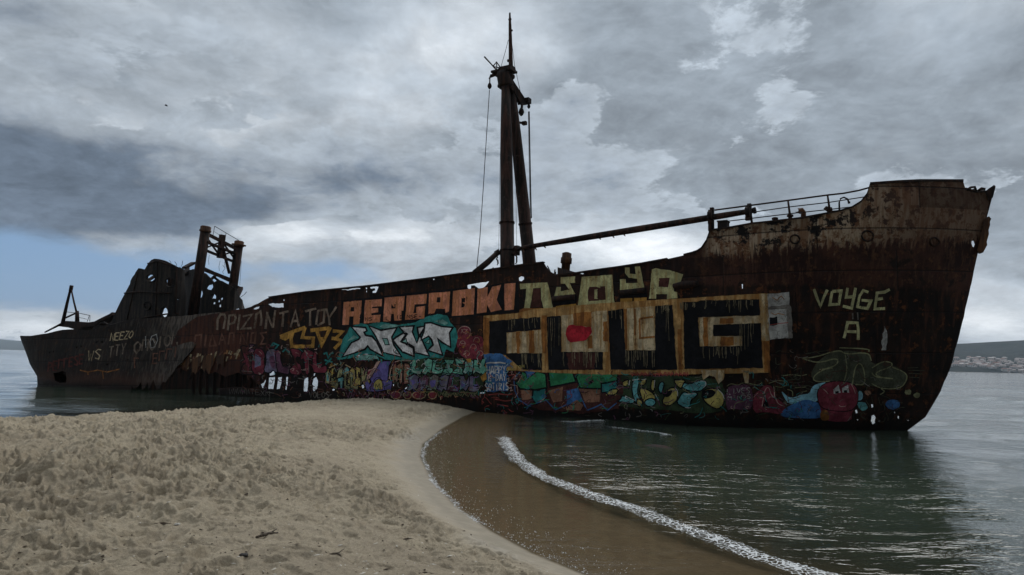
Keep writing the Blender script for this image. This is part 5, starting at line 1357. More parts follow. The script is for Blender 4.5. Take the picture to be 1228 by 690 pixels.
def sand_h(X, Y):
    h, d, dr, dl = height(X, Y)
    k = (d > 0) & (np.hypot(X, Y) < 60); h = h.copy()
    if k.any(): h[k] += relief(X[k], Y[k], d[k], dr[k], dl[k])
    h = h + np.where(d < 0, .012 * np.clip(-d - 1.5, 0, 1) * sfun(X, Y, 31, 2.5), 0)
    return h, {'shore': d, 'rightdist': np.where(d > 0, dr, -dr), 'leftdist': dl}
def sand_mat():
    m, nt = new_mat('beach sand'); g = G(nt)
    a = g.n('ShaderNodeAttribute', attribute_name='shore').outputs['Fac']
    rd = g.n('ShaderNodeAttribute', attribute_name='rightdist').outputs['Fac']
    co = g.coord()
    n1 = g.noise(co, .9, 5, .6); n2 = g.noise(co, 30, 6, .75); n3 = g.noise(co, 260, 3, .7); n4 = g.noise(co, 5, 5, .65)
    dry = g.mix(g.ss(n1, .35, .65), (0.72, 0.59, 0.405), (0.59, 0.475, 0.325))
    dry = g.mix(g.ss(n2, .35, .68), g.mix(.35, dry, (0.19, 0.16, 0.12)), dry)
    dry = g.mix(g.ss(n3, .38, .64), g.mix(.5, dry, (0.10, 0.085, 0.065)), g.mix(.2, dry, (0.55, 0.48, 0.38)))
    damp = g.mix(g.ss(n4, .4, .65), (0.235, 0.20, 0.145), (0.285, 0.24, 0.175))
    sub = g.mix(g.ss(n4, .35, .65), (0.092, 0.060, 0.034), (0.125, 0.082, 0.047))
    sub = g.mix(g.ss(n3, .5, .62), sub, (0.22, 0.155, 0.10))
    wob = g.m('MULTIPLY', g.m('SUBTRACT', n1, .5), 1.2)
    t1 = g.ss(g.m('ADD', rd, wob), .35, 1.15)
    t2 = g.ss(a, -.05, .12)
    c = g.mix(t1, damp, dry); c = g.mix(t2, sub, c)
    rough = g.m('ADD', .45, g.m('MULTIPLY', t1, .5))
    hgt = g.m('ADD', g.m('MULTIPLY', n2, .7), g.m('ADD', g.m('MULTIPLY', n3, .25), g.m('MULTIPLY', n4, 1.2)))
    b_ = g.bsdf(c, rough, .3, g.bump(hgt, g.m('MULTIPLY_ADD', t1, .85, .08), .06))
    g.put(b_.inputs['Specular IOR Level'], g.m('MULTIPLY', t2, g.m('MULTIPLY_ADD', t1, .05, .12)))
    return m
rr = np.concatenate([np.geomspace(1.6, 4.8, 60), np.geomspace(4.82, 46, 900), np.geomspace(47, 13000, 60)])
az_ = np.concatenate([np.radians(np.linspace(-46, 12, 960)), np.radians(np.linspace(12.2, 46, 160)), np.radians(np.linspace(46, 314, 122)[1:-1])])
beach = polar('beach', az_, rr, sand_h, sand_mat())
tag(beach, kind='structure')

def swell(X, Y):
    R = np.hypot(X, Y)
    o = np.zeros(X.shape); r = np.random.default_rng(4)
    for i in range(26):
        lam = 1.3 * 1.11 ** i * r.uniform(.9, 1.1); a = math.radians(150 + r.normal(0, 38)); k = 6.283 / lam
        amp = .0042 * lam ** .75 * .6
        fade = np.clip(lam * 8 / np.maximum(R * .045, .02) / 20, 0, 1)
        ph = k * (X * math.sin(a) + Y * math.cos(a)) + r.uniform(0, 6.28)
        o += amp * fade * np.sin(ph + .5 * np.sin(ph))
    return o
def sea_h(X, Y):
    h, d, dr, dl = height(X, Y)
    dep = np.maximum(-h, 0)
    fade = np.clip(dep / .35, 0.02, 1)
    w = swell(X, Y) * fade
    return w + .004, {'depth': dep, 'shore': d, 'leftside': np.where(dl < dr, 1.0, 0.0)}
def sea_mat():
    m, nt = new_mat('sea water'); g = G(nt)
    dep = g.n('ShaderNodeAttribute', attribute_name='depth').outputs['Fac']
    cd = g.n('ShaderNodeNewGeometry').outputs['Position']
    co = g.coord(); X, Y, _ = g.xyz(co)
    r1 = g.coord((1, 1, 1), (0, 0, 0), (0, 0, math.radians(-28)))
    w1 = g.noise(g.coord((.55, 1.5, 1), rot=(0, 0, math.radians(12))), 1.15, 5, .58, .25)
    w2 = g.noise(g.coord((.7, 1.6, 1), (3, 7, 0), (0, 0, math.radians(-24))), 3.6, 4, .55, .2)
    w3 = g.noise(g.coord((.8, 1.4, 1), (9, 1, 0), (0, 0, math.radians(30))), 11, 3, .5)
    w0 = g.noise(g.coord((.5, 1.3, 1), (1, 5, 0), (0, 0, math.radians(-8))), .28, 4, .55)
    gust = g.m('MULTIPLY', g.ss(g.noise(g.coord((.25, .8, 1)), .10, 3), .36, .62, .55, 1.25), g.ss(g.m('SUBTRACT', X, g.m('MULTIPLY', Y, .30)), -2.0, 7.0, 1.0, 1.5))
    ridge = g.m('SUBTRACT', 1, g.m('ABSOLUTE', g.m('MULTIPLY_ADD', w1, 2, -1)))
    h = g.m('ADD', g.m('ADD', g.m('MULTIPLY', g.m('POWER', ridge, 2.2), g.m('MULTIPLY', .017, gust)), g.m('MULTIPLY', w2, g.m('MULTIPLY', .009, gust))), g.m('ADD', g.m('MULTIPLY', w3, g.m('MULTIPLY', .0015, gust)), g.m('MULTIPLY', w0, .09)))
    calm = g.ss(dep, .0, .5, .22, 1)
    nor = g.bump(g.m('MULTIPLY', h, calm), 1.0, 1.0)
    patch = g.noise(g.coord((.3, 1, 1), rot=(0, 0, .2)), .12, 3)
    body = g.mix(g.ss(patch, .35, .65), (0.034, 0.047, 0.032), (0.045, 0.060, 0.041))
    tr = g.n('ShaderNodeBsdfTransparent'); g.put(tr.inputs[0], (0.92, 0.95, 0.92))
    df = g.n('ShaderNodeBsdfDiffuse'); g.put(df.inputs[0], body)
    al = g.m('SUBTRACT', 1, g.m('EXPONENT', g.m('MULTIPLY', dep, -2.3)))
    ms = g.n('ShaderNodeMixShader'); g.put(ms.inputs[0], al); nt.links.new(tr.outputs[0], ms.inputs[1]); nt.links.new(df.outputs[0], ms.inputs[2])
    gl = g.n('ShaderNodeBsdfGlossy'); g.put(gl.inputs['Roughness'], g.ss(dep, .01, .12, .10, .06)); g.put(gl.inputs['Normal'], nor); g.put(gl.inputs['Color'], (1, 1, 1))
    fr = g.n('ShaderNodeFresnel'); fr.inputs[0].default_value = 1.32; g.put(fr.inputs['Normal'], g.bump(g.m('MULTIPLY', h, calm), .45, 1.0))
    m2 = g.n('ShaderNodeMixShader'); g.put(m2.inputs[0], g.m('MULTIPLY', fr.outputs[0], g.ss(dep, .02, .22, .42, 1))); nt.links.new(ms.outputs[0], m2.inputs[1]); nt.links.new(gl.outputs[0], m2.inputs[2])
    o = g.n('ShaderNodeOutputMaterial'); nt.links.new(m2.outputs[0], o.inputs[0])
    return m
rr = np.concatenate([np.geomspace(1.7, 70, 520), np.geomspace(72, 600, 110), np.geomspace(640, 13000, 40)])
sea = polar('sea', az_list(800, 120), rr, sea_h, sea_mat())
tag(sea, kind='structure')

# foam: broken bubbles along the small breaker and around the hull
def foam_mat():
    m, nt = new_mat('sea foam'); g = G(nt)
    v = g.n('ShaderNodeAttribute', attribute_name='edge').outputs['Fac']
    co = g.coord()
    n = g.noise(g.coord((1, 1, 1)), 5.5, 7, .72, .5); b = g.vor(co, 26); 
    n9 = g.noise(g.coord(), 1.6, 3, .5)
    k = g.m('ADD', g.m('ADD', g.m('MULTIPLY', n, 2.0), g.m('ADD', g.m('MULTIPLY', n9, .7), g.m('MULTIPLY', b, .45))), v)
    lace = g.ss(g.vor(g.coord((1, 1, 1), (3, 1, 0)), 13, 'DISTANCE_TO_EDGE'), .015, .16, .55, -.25)
    al = g.m('MULTIPLY', g.ss(g.m('ADD', k, lace), 1.62, 2.12), .92)
    g.bsdf((0.66, 0.67, 0.66), .55, .3, g.bump(g.m('ADD', n, g.m('MULTIPLY', b, .4)), .8, .05), alpha=al)
    return m
FM = foam_mat()
def ribbon(pxs, wid, dens, hump, seed, name='foam'):
    P = [Vector(p) for p in pl(pxs)]
    Q = []
    for a, b in zip(P, P[1:]):
        n = max(2, int((b - a).length / .05))
        Q += [a + (b - a) * (i / n) for i in range(n)]
    Q.append(P[-1])
    bm = bmesh.new(); rows = []; vals = []
    n = len(Q); NV = 13
    for i, p in enumerate(Q):
        d = (Q[min(n - 1, i + 3)] - Q[max(0, i - 3)]).normalized(); nn = Vector((d.y, -d.x))
        w = wid * (1 + .45 * noise.noise(Vector((i * .06, seed, 0)))) ; off = .10 * noise.noise(Vector((i * .05, seed, 5))) + .05 * noise.noise(Vector((i * .2, seed, 9)))
        row = []
        for j in range(NV):
            t = j / (NV - 1)
            q = p + nn * (off + (t - .35) * w)
            zz = .016 + hump * math.exp(-((t - .36) / .22) ** 2) * (1 + .6 * noise.noise(Vector((q.x * 5, q.y * 5, seed)))) + .012 * noise.noise(Vector((q.x * 14, q.y * 14, seed)))
            row.append(bm.verts.new((q.x, q.y, max(.011, zz))))
            e = min(1, i / 14, (n - 1 - i) / 14)
            vals.append((dens * math.exp(-((t - .36) / (.17 if t < .36 else .33)) ** 2) - .15) * 1 - .7 * (1 - e) - (.9 if j in (0, NV - 1) else 0) + .16 * noise.noise(Vector((i * .03, seed, 2))))
        rows.append(row)
    for a, b in zip(rows, rows[1:]):
        for j in range(NV - 1): bm.faces.new((a[j], a[j + 1], b[j + 1], b[j]))
    bm.verts.index_update()
    me = bpy.data.meshes.new(name); bm.normal_update(); bm.to_mesh(me); bm.free()
    at_ = me.attributes.new('edge', 'FLOAT', 'POINT'); at_.data.foreach_set('value', vals)
    o = link_mesh(name, me, FM, None, True); tag(o, kind='stuff'); return o
MAIN = [(606, 524), (610, 531), (617, 543), (630, 556), (652, 571), (700, 590), (735, 601), (762, 611), (800, 624), (830, 636), (868, 650), (905, 664), (950, 679), (990, 692), (1060, 716), (1130, 738)]
ribbon(MAIN, .50, .56, .014, 1)
ribbon([(668, 506.5), (690, 506.8), (712, 505.5), (728, 504.5)], .9, .45, .04, 3)
ribbon([(730, 512.5), (760, 516.5), (790, 520), (812, 525)], .5, .38, .03, 4)
ribbon([(-80, 510.4), (0, 505.8), (60, 503), (120, 499.6), (180, 496.4), (240, 492.4), (290, 488.8), (324, 486.2)], .55, .32, .02, 5)
ribbon([(588, 641), (550, 611), (520, 581), (506, 550), (509, 534), (530, 516.4)], .12, .06, .0, 6)
ribbon([(592, 494), (600, 491), (606, 493.5)], .35, .6, .05, 7)

# bubbles and shell grit left in the swash
random.seed(12)
bm = bmesh.new()
def blob(c, r):
    v = [bm.verts.new(c + Vector(q) * r) for q in ((1, 0, 0), (0, 1, 0), (-1, 0, 0), (0, -1, 0), (0, 0, .8))]
    for k in range(4): bm.faces.new((v[k], v[(k + 1) % 4], v[4]))
EDGE = [(700, 689), (640, 664), (590, 637), (548, 607), (520, 578), (505, 548), (508, 533), (530, 515)]
FP = [(930, 692), (820, 648), (740, 616), (680, 592), (640, 572), (612, 552), (600, 535), (590, 520)]
for i in range(900):
    t = random.random() * 6.99; k = int(t); f = t - k
    a = Vector(EDGE[k]) * (1 - f) + Vector(EDGE[k + 1]) * f; b = Vector(FP[k]) * (1 - f) + Vector(FP[k + 1]) * f
    w = random.random() ** 2.4 * (.22 + .25 * math.sin(t * 5.0) ** 2) + .015
    x, y = a + (b - a) * w
    p = ground(x, y); blob(Vector((p.x, p.y, .008)), random.uniform(.003, .008) * (1.5 if random.random() < .12 else 1))
bub_m, nt = new_mat('bubbles'); g = G(nt); g.bsdf((0.75, 0.75, 0.72), .3, .5)
o = obj('foam_bubbles', bm, bub_m); tag(o, kind='stuff')

# crumbs of shell, weed and bark strewn over the trampled sand
random.seed(31)
bm = bmesh.new(); made = 0
while made < 900:
    p = ground(random.uniform(-40, 720), 500 + 200 * random.random() ** .8, .6); q = np.array([[p.x]]), np.array([[p.y]])
    d_ = height(*q)[1][0, 0]
    if d_ < .5: continue
    z = float(sand_h(*q)[0][0, 0]); r = random.uniform(.004, .012) * (2.2 if random.random() < .05 else 1); a = random.uniform(0, 3.14); e = random.choice((1, 1, 2.5, 4))
    vs = [bm.verts.new((p.x + r * (e * math.cos(a) * u - math.sin(a) * v), p.y + r * (e * math.sin(a) * u + math.cos(a) * v), z + .004 + w * r * .7)) for u, v, w in ((1, 0, 0), (0, 1, 0), (-1, 0, 0), (0, -1, 0), (.1, 0, 1))]
    mi = 0 if random.random() < .72 else 1
    for k in range(4): bm.faces.new((vs[k], vs[(k + 1) % 4], vs[4])).material_index = mi
    made += 1
lm0, nt = new_mat('weed crumbs'); g = G(nt); g.bsdf((0.06, 0.045, 0.032), .9, .1)
lm1, nt = new_mat('shell crumbs'); g = G(nt); g.bsdf((0.62, 0.57, 0.48), .7, .2)
o = obj('beach_litter', bm, [lm0, lm1]); tag(o, kind='stuff')

# things lying about
def hgt(x, y): return float(sand_h(np.array([[x]]), np.array([[y]]))[0][0, 0])
wood, nt = new_mat('driftwood'); g = G(nt); n = g.noise(g.coord((3, 18, 18)), 3, 5); g.bsdf(g.mix(g.ss(n, .4, .6), (0.05, 0.038, 0.028), (0.12, 0.095, 0.07)), .85, .2, g.bump(n, .6, .01))
def stick(px0, px1, r, label):
    a, b = ground(*px0, .7), ground(*px1, .7)
    a.z = hgt(a.x, a.y) + r * .6; b.z = hgt(b.x, b.y) + r * .6; m_ = (a + b) / 2 + Vector((.02, .03, .012))
    o = empty('driftwood_stick', a)
    bm = bmesh.new(); tube(bm, [a - a, (a + m_) / 2 - a + Vector((0, .012, 0)), m_ - a, (m_ + b) / 2 - a + Vector((.01, -.01, 0)), b - a], [r * .7, r, r * .95, r * .8, r * .4], 8)
    tube(bm, [m_ - a, m_ - a + Vector((.05, .07, .03))], [r * .5, r * .25], 6)
    me = bpy.data.meshes.new('driftwood_stick'); bm.to_mesh(me); bm.free(); bpy.data.objects.remove(o)
    o = link_mesh('driftwood_stick', me, wood); o.location = a; tag(o, label, 'driftwood'); return o
stick((308, 630), (334, 624), .017, 'dark driftwood stick lying on the trampled sand, lower centre left')
stick((395, 646), (410, 650), .010, 'short thin dark twig on the sand near the footprints')
def pebble(px, r, col, label, cat='pebble', name='pebble', z=.7, sq=.6):
    p = ground(*px, z); p.z = hgt(p.x, p.y)
    bm = bmesh.new(); bmesh.ops.create_icosphere(bm, subdivisions=3, radius=r)
    for v in bm.verts:
        v.co *= 1 + .28 * noise.noise(v.co * (1.6 / r) + Vector((px[0], px[1], 0)))
        v.co.z *= sq; v.co.x *= 1.25
    m, nt = new_mat('stone'); g = G(nt); n = g.noise(g.coord(), 3 / r, 5, .65); g.bsdf(g.mix(g.ss(n, .4, .65), col, tuple(c * .55 for c in col)), .8, .3, g.bump(n, .5, r * .2))
    o = obj(name, bm, m, None, True); o.location = (p.x, p.y, max(p.z, -.05) + r * sq * .5); tag(o, label, cat); return o
pebble((597.5, 491), .22, (0.05, 0.045, 0.04), 'dark rock washed by foam at the foot of the hull where sand meets sea', 'rock', 'rock', 0, .55)
pebble((214, 619), .030, (0.5, 0.46, 0.4), 'pale shell fragment on the sand left of the driftwood stick', 'shell', 'shell')
pebble((50, 669), .024, (0.55, 0.5, 0.44), 'small white shell fragment on the sand in the lower left corner', 'shell', 'shell')
pebble((293, 655), .034, (0.045, 0.04, 0.035), 'small dark pebble on the sand below the driftwood stick')
pebble((100, 666), .06, (0.05, 0.045, 0.04), 'largest dark stone on the sand in the lower left corner', 'stone', 'stone')
p = ground(786, 535)      # bent plate lying under water
bm = bmesh.new(); pr = None
for i in range(9):
    t = i / 8 - .5
    r_ = [bm.verts.new(Vector((t * 1.5 * .8 - .15 * math.cos(t * 3), -t * 1.6, .10 * math.cos(t * 5) + dz)) + Vector((w, w * .3, .02 * noise.noise(Vector((i, w, 0)))))) for w, dz in ((-.28, 0), (.28, .06), (.28, .03), (-.28, -.03))]
    if pr:
        for k in range(4): bm.faces.new((pr[k], pr[(k + 1) % 4], r_[(k + 1) % 4], r_[k]))
    else: bm.faces.new(r_)
    pr = r_
bm.faces.new(pr[::-1])
o = obj('sunken_plate', bm, M['dark'], None, True); o.location = (p.x, p.y, -.12); tag(o, 'dark bent plate lying just under the green water in front of the hull', 'scrap metal')

# ------------------------------------------------------------------ far shores
def hill(name, px_prof, d0, d1, x0, x1, mat, seed, n=160, rows=36, foot=2.0):
    bm = bmesh.new(); R = []
    xs = [x0 + (x1 - x0) * i / n for i in range(n + 1)]
    for j in range(rows + 1):
        t = j / rows; row = []
        for x in xs:
            top = at_depth(x, lerp_tab(px_prof, x), d1).z
            d = d0 + (d1 - d0) * t + (d1 - d0) * .12 * noise.noise(Vector((x * .01, t, seed)))
            h = foot * (t > 0) + (top - foot) * (t ** .85) if t < 1 else top
            h *= 1 + (.22 * fbm(Vector((x * .012, t * 2.2, seed))) * (4 * t * (1 - t)))
            lat = at_depth(x, 440, 1.0).x * d
            row.append(bm.verts.new((lat, d, max(-1.5, h if j else -1.5))))
        R.append(row)
    back = [bm.verts.new((v.co.x * 1.4, d1 * 1.5, -1.5)) for v in R[-1]]; R.append(back)
    for a, b in zip(R, R[1:]):
        for i in range(n): bm.faces.new((a[i], a[i + 1], b[i + 1], b[i]))
    o = obj(name, bm, mat, None, True); tag(o, kind='structure'); return o, R
hm, nt = new_mat('scrub covered hill'); g = G(nt); n = g.noise(g.coord((1, 1, 1)), .012, 8, .65); n2 = g.noise(g.coord(), .05, 6, .7)
c = g.mix(g.ss(n, .4, .62), (0.014, 0.022, 0.019), (0.030, 0.037, 0.031)); c = g.mix(g.m('MULTIPLY', g.ss(n2, .58, .70), .6), c, (0.10, 0.095, 0.08)); g.bsdf(c, .95, .1, g.bump(n2, .6, 12))
hl, HR = hill('hill', [(600, 424), (760, 421), (900, 418), (1000, 416.5), (1100, 414), (1150, 411.6), (1180, 410.4), (1228, 409), (1300, 406), (1400, 404), (1600, 412), (1800, 425)], 2450, 3700, 640, 1800, hm, 3)
mm, nt = new_mat('distant mountain'); g = G(nt); n = g.noise(g.coord(), .003, 6, .6); g.bsdf(g.mix(n, (0.05, 0.06, 0.05), (0.10, 0.10, 0.08)), .95, .1)
hill('mountain', [(-700, 391), (-500, 396), (-300, 401), (-120, 404.5), (0, 407), (12, 408.5), (36, 409.6), (80, 412), (160, 417), (300, 423), (420, 428)], 9000, 11500, -700, 420, mm, 8, 90, 14)

# white town strung along the far shore
hw_, nt = new_mat('pale house walls'); g = G(nt); oi = g.n('ShaderNodeObjectInfo').outputs['Random']; g.bsdf(g.mix(oi, (0.70, 0.69, 0.67), (0.55, 0.48, 0.44)), .9, .1)
hr_, nt = new_mat('tile roofs'); g = G(nt); oi = g.n('ShaderNodeObjectInfo').outputs['Random']; g.bsdf(g.mix(oi, (0.26, 0.15, 0.12), (0.58, 0.54, 0.51)), .9, .1)
hwin, nt = new_mat('dark windows'); g = G(nt); g.bsdf((0.03, 0.035, 0.04), .3, .5)
def house_mesh(w, dp, h, st):
    bm = bmesh.new(); box(bm, (0, 0, h / 2), (w, dp, h))
    rh = w * .22
    v = [bm.verts.new(q) for q in ((-w * .55, -dp * .55, h), (w * .55, -dp * .55, h), (w * .55, dp * .55, h), (-w * .55, dp * .55, h), (-w * .3, 0, h + rh), (w * .3, 0, h + rh))]
    for q in ((0, 1, 5, 4), (1, 2, 5), (2, 3, 4, 5), (3, 0, 4), (3, 2, 1, 0)): bm.faces.new([v[i] for i in q]).material_index = 1
    for s in range(st):
        for k in (-.3, 0, .3): box(bm, (w * k, -dp * .5, 1.6 + 3 * s), (w * .13, .12, 1.3), None, 2)
    me = bpy.data.meshes.new('village_house'); bm.normal_update(); bm.to_mesh(me); bm.free()
    for m in (hw_, hr_, hwin): me.materials.append(m)
    return me
HM = [house_mesh(12, 9, 6.4, 2), house_mesh(15, 10, 9.2, 3), house_mesh(9, 8, 4.6, 1), house_mesh(20, 10, 7, 2)]
from mathutils.bvhtree import BVHTree
dg = bpy.context.evaluated_depsgraph_get(); hb = BVHTree.FromObject(hl, dg)
random.seed(21)
cnt = 0; used = []
while cnt < 250:
    x = random.uniform(1120, 1330) if cnt < 215 else random.uniform(1330, 1500)
    t = random.random() ** 1.6
    d = 2475 + 300 * t
    lat = at_depth(x, 440, 1.0).x * d
    if any(abs(lat - a) < 13 and abs(d - b) < 13 for a, b in used): 
        t = None
        if random.random() < .9: continue
    hit = hb.ray_cast(Vector((lat, d, 400)), Vector((0, 0, -1)))
    if hit[0] is None or hit[0].z < .5 : continue
    used.append((lat, d))
    o = bpy.data.objects.new('village_house', random.choice(HM)); C.objects.link(o)
    o.location = hit[0] - Vector((0, 0, 1.0)); o.rotation_euler.z = random.uniform(-.5, .5) - math.atan2(lat, d)
    tag(o, 'tiny pale house with tiled roof in the far shore town', 'house', 'houses of the town on the far shore'); cnt += 1

# sea air between here and the far shores
bm = bmesh.new(); box(bm, (0, 0, 101), (26400, 26400, 218))
hz, nt = new_mat('sea haze'); g = G(nt); pv = g.n('ShaderNodeVolumePrincipled'); g.put(pv.inputs['Color'], (0.70, 0.84, 1.0)); pv.inputs['Density'].default_value = 0.5e-4; pv.inputs['Anisotropy'].default_value = .2
o_ = g.n('ShaderNodeOutputMaterial'); nt.links.new(pv.outputs[0], o_.inputs['Volume'])
o = obj('haze', bm, hz); tag(o, kind='stuff')

# gull
bird_m, nt = new_mat('dark plumage'); g = G(nt); g.bsdf((0.05, 0.05, 0.055), .8, .2)
bc = at_depth(199, 127, 110); bm = bmesh.new()
tube(bm, [(-.26, 0, 0), (-.16, 0, .01), (0, 0, .02), (.14, 0, .02), (.2, 0, .03), (.27, 0, .02)], [.02, .05, .075, .06, .045, .012], 8)
for s in (-1, 1):
    pts_ = [(.08, .04 * s, .04), (.14, .28 * s, .2), (.02, .62 * s, .12), (-.10, .28 * s, .17), (-.09, .04 * s, .03)]
    up = [bm.verts.new(p) for p in pts_]; dn = [bm.verts.new((p[0], p[1], p[2] - .015)) for p in pts_]
    bm.faces.new(up); bm.faces.new(dn[::-1])
    for k in range(5): bm.faces.new((up[k], dn[k], dn[(k + 1) % 5], up[(k + 1) % 5]))
o = obj('seabird', bm, bird_m); o.location = bc; o.rotation_euler = (.5, .2, .9); tag(o, 'small dark seabird gliding under the clouds', 'bird')

# ------------------------------------------------------------------ light, sky, camera
SUN_EL, SUN_AZ = math.radians(42), math.radians(16)      # azimuth clockwise from +Y
w = bpy.data.worlds.new('World'); S.world = w; w.use_nodes = True
nt = w.node_tree; nt.nodes.clear(); g = G(nt)
sky = g.n('ShaderNodeTexSky', sky_type='NISHITA'); sky.sun_disc = False; sky.sun_elevation = SUN_EL; sky.sun_rotation = SUN_AZ
sky.air_density = 1.0; sky.dust_density = 1.2
bg0 = g.n('ShaderNodeBackground'); g.put(bg0.inputs[0], g.mix(.85, sky.outputs[0], (1.05, 1.9, 3.3))); bg0.inputs[1].default_value = .15
tc = g.n('ShaderNodeTexCoord').outputs['Generated']
dx, dy, dz = g.xyz(tc)
az = g.m('ARCTAN2', dx, dy); zc = g.m('MAXIMUM', dz, 0.0); el = g.m('ARCSINE', dz)
k = g.m('ADD', zc, .30)
cv = g.n('ShaderNodeCombineXYZ'); g.put(cv.inputs[0], g.m('DIVIDE', dx, k)); g.put(cv.inputs[1], g.m('DIVIDE', dy, k)); g.put(cv.inputs[2], g.m('MULTIPLY', dz, 1.2))
p = cv.outputs[0]
def shift(v, off):
    x = g.n('ShaderNodeVectorMath', operation='ADD'); g.put(x.inputs[0], v); x.inputs[1].default_value = off; return x.outputs[0]
wn = g.n('ShaderNodeTexNoise'); g.put(wn.inputs['Vector'], p); wn.inputs['Scale'].default_value = 2.4; wn.inputs['Detail'].default_value = 5; wn.inputs['Roughness'].default_value = .55
wv = g.n('ShaderNodeVectorMath', operation='MULTIPLY_ADD'); g.put(wv.inputs[0], wn.outputs['Color']); wv.inputs[1].default_value = (.16, .16, .16); g.put(wv.inputs[2], p)
pw = wv.outputs[0]
n0 = g.noise(shift(pw, (2.3, 1.1, .4)), 1.6, 10, .60); n0b = g.noise(shift(pw, (2.3, 1.1 + .025, .4 + .045)), 1.6, 10, .60)
m0 = g.noise(shift(pw, (7.7, 4.2, 2.1)), 2.3, 10, .62); m0b = g.noise(shift(pw, (7.7, 4.2 + .022, 2.1 + .035)), 2.3, 10, .62)
fine = g.noise(shift(p, (2, 9, 4)), 4.2, 9, .6, .2)
def sky_ang(px, py):
    r = ray(px, py).normalized(); return math.atan2(r.x, r.y), math.asin(r.z)
def blob_(px, py, sx, sy, amp, wob=0.0, rot=0.0, hard=None):
    a, e = sky_ang(px, py)
    u0, v0 = g.m('SUBTRACT', az, a), g.m('SUBTRACT', el, e)
    cs, sn = math.cos(math.radians(rot)), math.sin(math.radians(rot))
    u = g.m('ADD', g.m('MULTIPLY', u0, cs * F / sx), g.m('MULTIPLY', v0, -sn * F / sx)); v = g.m('ADD', g.m('MULTIPLY', u0, sn * F / sy), g.m('MULTIPLY', v0, cs * F / sy))
    q = g.m('ADD', g.m('MULTIPLY', u, u), g.m('MULTIPLY', v, v))
    if wob: q = g.m('ADD', q, g.m('MULTIPLY', g.m('SUBTRACT', n0, .5), wob))
    if hard: return g.ss(q, 1 - hard, 1 + hard, amp, 0)
    return g.m('MULTIPLY', g.m('EXPONENT', g.m('MULTIPLY', q, -1)), amp)
# three sheets of cloud, each thin and bright at its torn edge and slate grey where it is thick
def total(lst, start):
    t = start
    for q in lst: t = g.m('ADD', t, blob_(*q))
    return t
def sheet(c, n, nb, bias, lo, edge, thick, rim, core, darkc, lit):
    v = g.m('ADD', n, bias)
    cover = g.ss(v, lo, lo + edge); th = g.ss(v, lo, lo + thick)
    cr = g.n('ShaderNodeValToRGB'); e = cr.color_ramp
    e.elements[0].position = 0; e.elements[0].color = (*rim, 1); e.elements[1].position = 1; e.elements[1].color = (*darkc, 1); q = e.elements.new(.45); q.color = (*core, 1)
    g.put(cr.inputs[0], th)
    k_ = g.m('MINIMUM', g.m('MAXIMUM', g.m('MULTIPLY_ADD', g.m('SUBTRACT', n, nb), lit, 1.0), .76), 1.28)
    vm = g.n('ShaderNodeVectorMath', operation='SCALE'); g.put(vm.inputs[0], cr.outputs[0]); g.put(vm.inputs['Scale'], k_)
    return g.mix(cover, c, vm.outputs[0])
bright = total([(330, 282, 60, 20, .22), (470, 284, 120, 16, .16), (780, 296, 85, 24, .30), (660, 275, 40, 24, .2), (1185, 385, 60, 16, .28), (60, 400, 70, 14, .25), (600, 40, 230, 70, .16), (400, 70, 130, 50, .08), (300, 410, 600, 22, .08)], 0.0)
base = g.mix(g.ss(g.m('ADD', g.m('MULTIPLY_ADD', fine, .55, .24), bright), .54, .86), (0.47, 0.525, 0.58), (0.82, 0.86, 0.90))
biasA = total([(900, 40, 120, 60, .14), (950, 125, 80, 60, .12), (650, 170, 130, 70, .08), (1190, 215, 60, 40, .10), (860, 90, 120, 90, .08), (130, 90, 190, 80, .03, 0, 8), (720, 110, 120, 70, .08), (950, 70, 200, 80, .05), (1000, 190, 300, 80, .06), (400, 80, 170, 60, -.14), (620, 40, 150, 55, -.21), (330, 278, 60, 20, -.16), (470, 284, 120, 16, -.10), (780, 296, 80, 20, -.2), (1185, 385, 60, 16, -.18), (262, 160, 34, 22, -.08), (500, 220, 150, 60, .05), (1060, 300, 260, 50, .07), (60, 400, 80, 14, -.2)], .07)
n0c = g.m('MAXIMUM', n0, .41)
c = sheet(base, n0c, g.m('MAXIMUM', n0b, .41), biasA, .43, .09, .28, (0.52, 0.565, 0.615), (0.405, 0.455, 0.51), (0.25, 0.29, 0.335), 3.0)
biasB = total([(130, 240, 220, 62, .33, 0, -8), (300, 258, 70, 44, .20), (40, 190, 90, 40, .16), (0, 235, 90, 50, .2), (285, 130, 60, 30, .06), (500, 240, 140, 45, .13, 0, 5), (620, 215, 60, 50, .08), (700, 105, 60, 45, .10), (920, 30, 90, 40, .08), (800, 190, 200, 50, .06), (930, 140, 60, 50, .05), (1060, 320, 240, 40, .06), (110, 45, 190, 50, .15), (20, 95, 80, 40, .10), (380, 190, 110, 50, .10), (330, 284, 50, 16, -.25), (450, 284, 120, 12, -.2), (780, 296, 85, 22, -.22), (90, 150, 110, 26, -.10), (262, 165, 30, 14, -.06), (600, 50, 170, 60, -.10)], -.07)
c = sheet(c, m0, m0b, biasB, .50, .04, .27, (0.365, 0.415, 0.47), (0.30, 0.345, 0.40), (0.13, 0.168, 0.222), 2.4)
f1 = g.noise(shift(pw, (1, 4, 2)), 4.6, 9, .6); f2 = g.noise(shift(pw, (1, 4.012, 2.022)), 4.6, 9, .6)
kk = g.m('MINIMUM', g.m('MAXIMUM', g.m('MULTIPLY_ADD', g.m('SUBTRACT', f1, f2), 1.0, 1.0), .9), 1.12)
vm = g.n('ShaderNodeVectorMath', operation='SCALE'); g.put(vm.inputs[0], c); g.put(vm.inputs['Scale'], kk); c = vm.outputs[0]
c = g.mix(g.m('MULTIPLY', g.ss(dz, .0, .16, 1, 0), .25), c, (0.55, 0.60, 0.64))
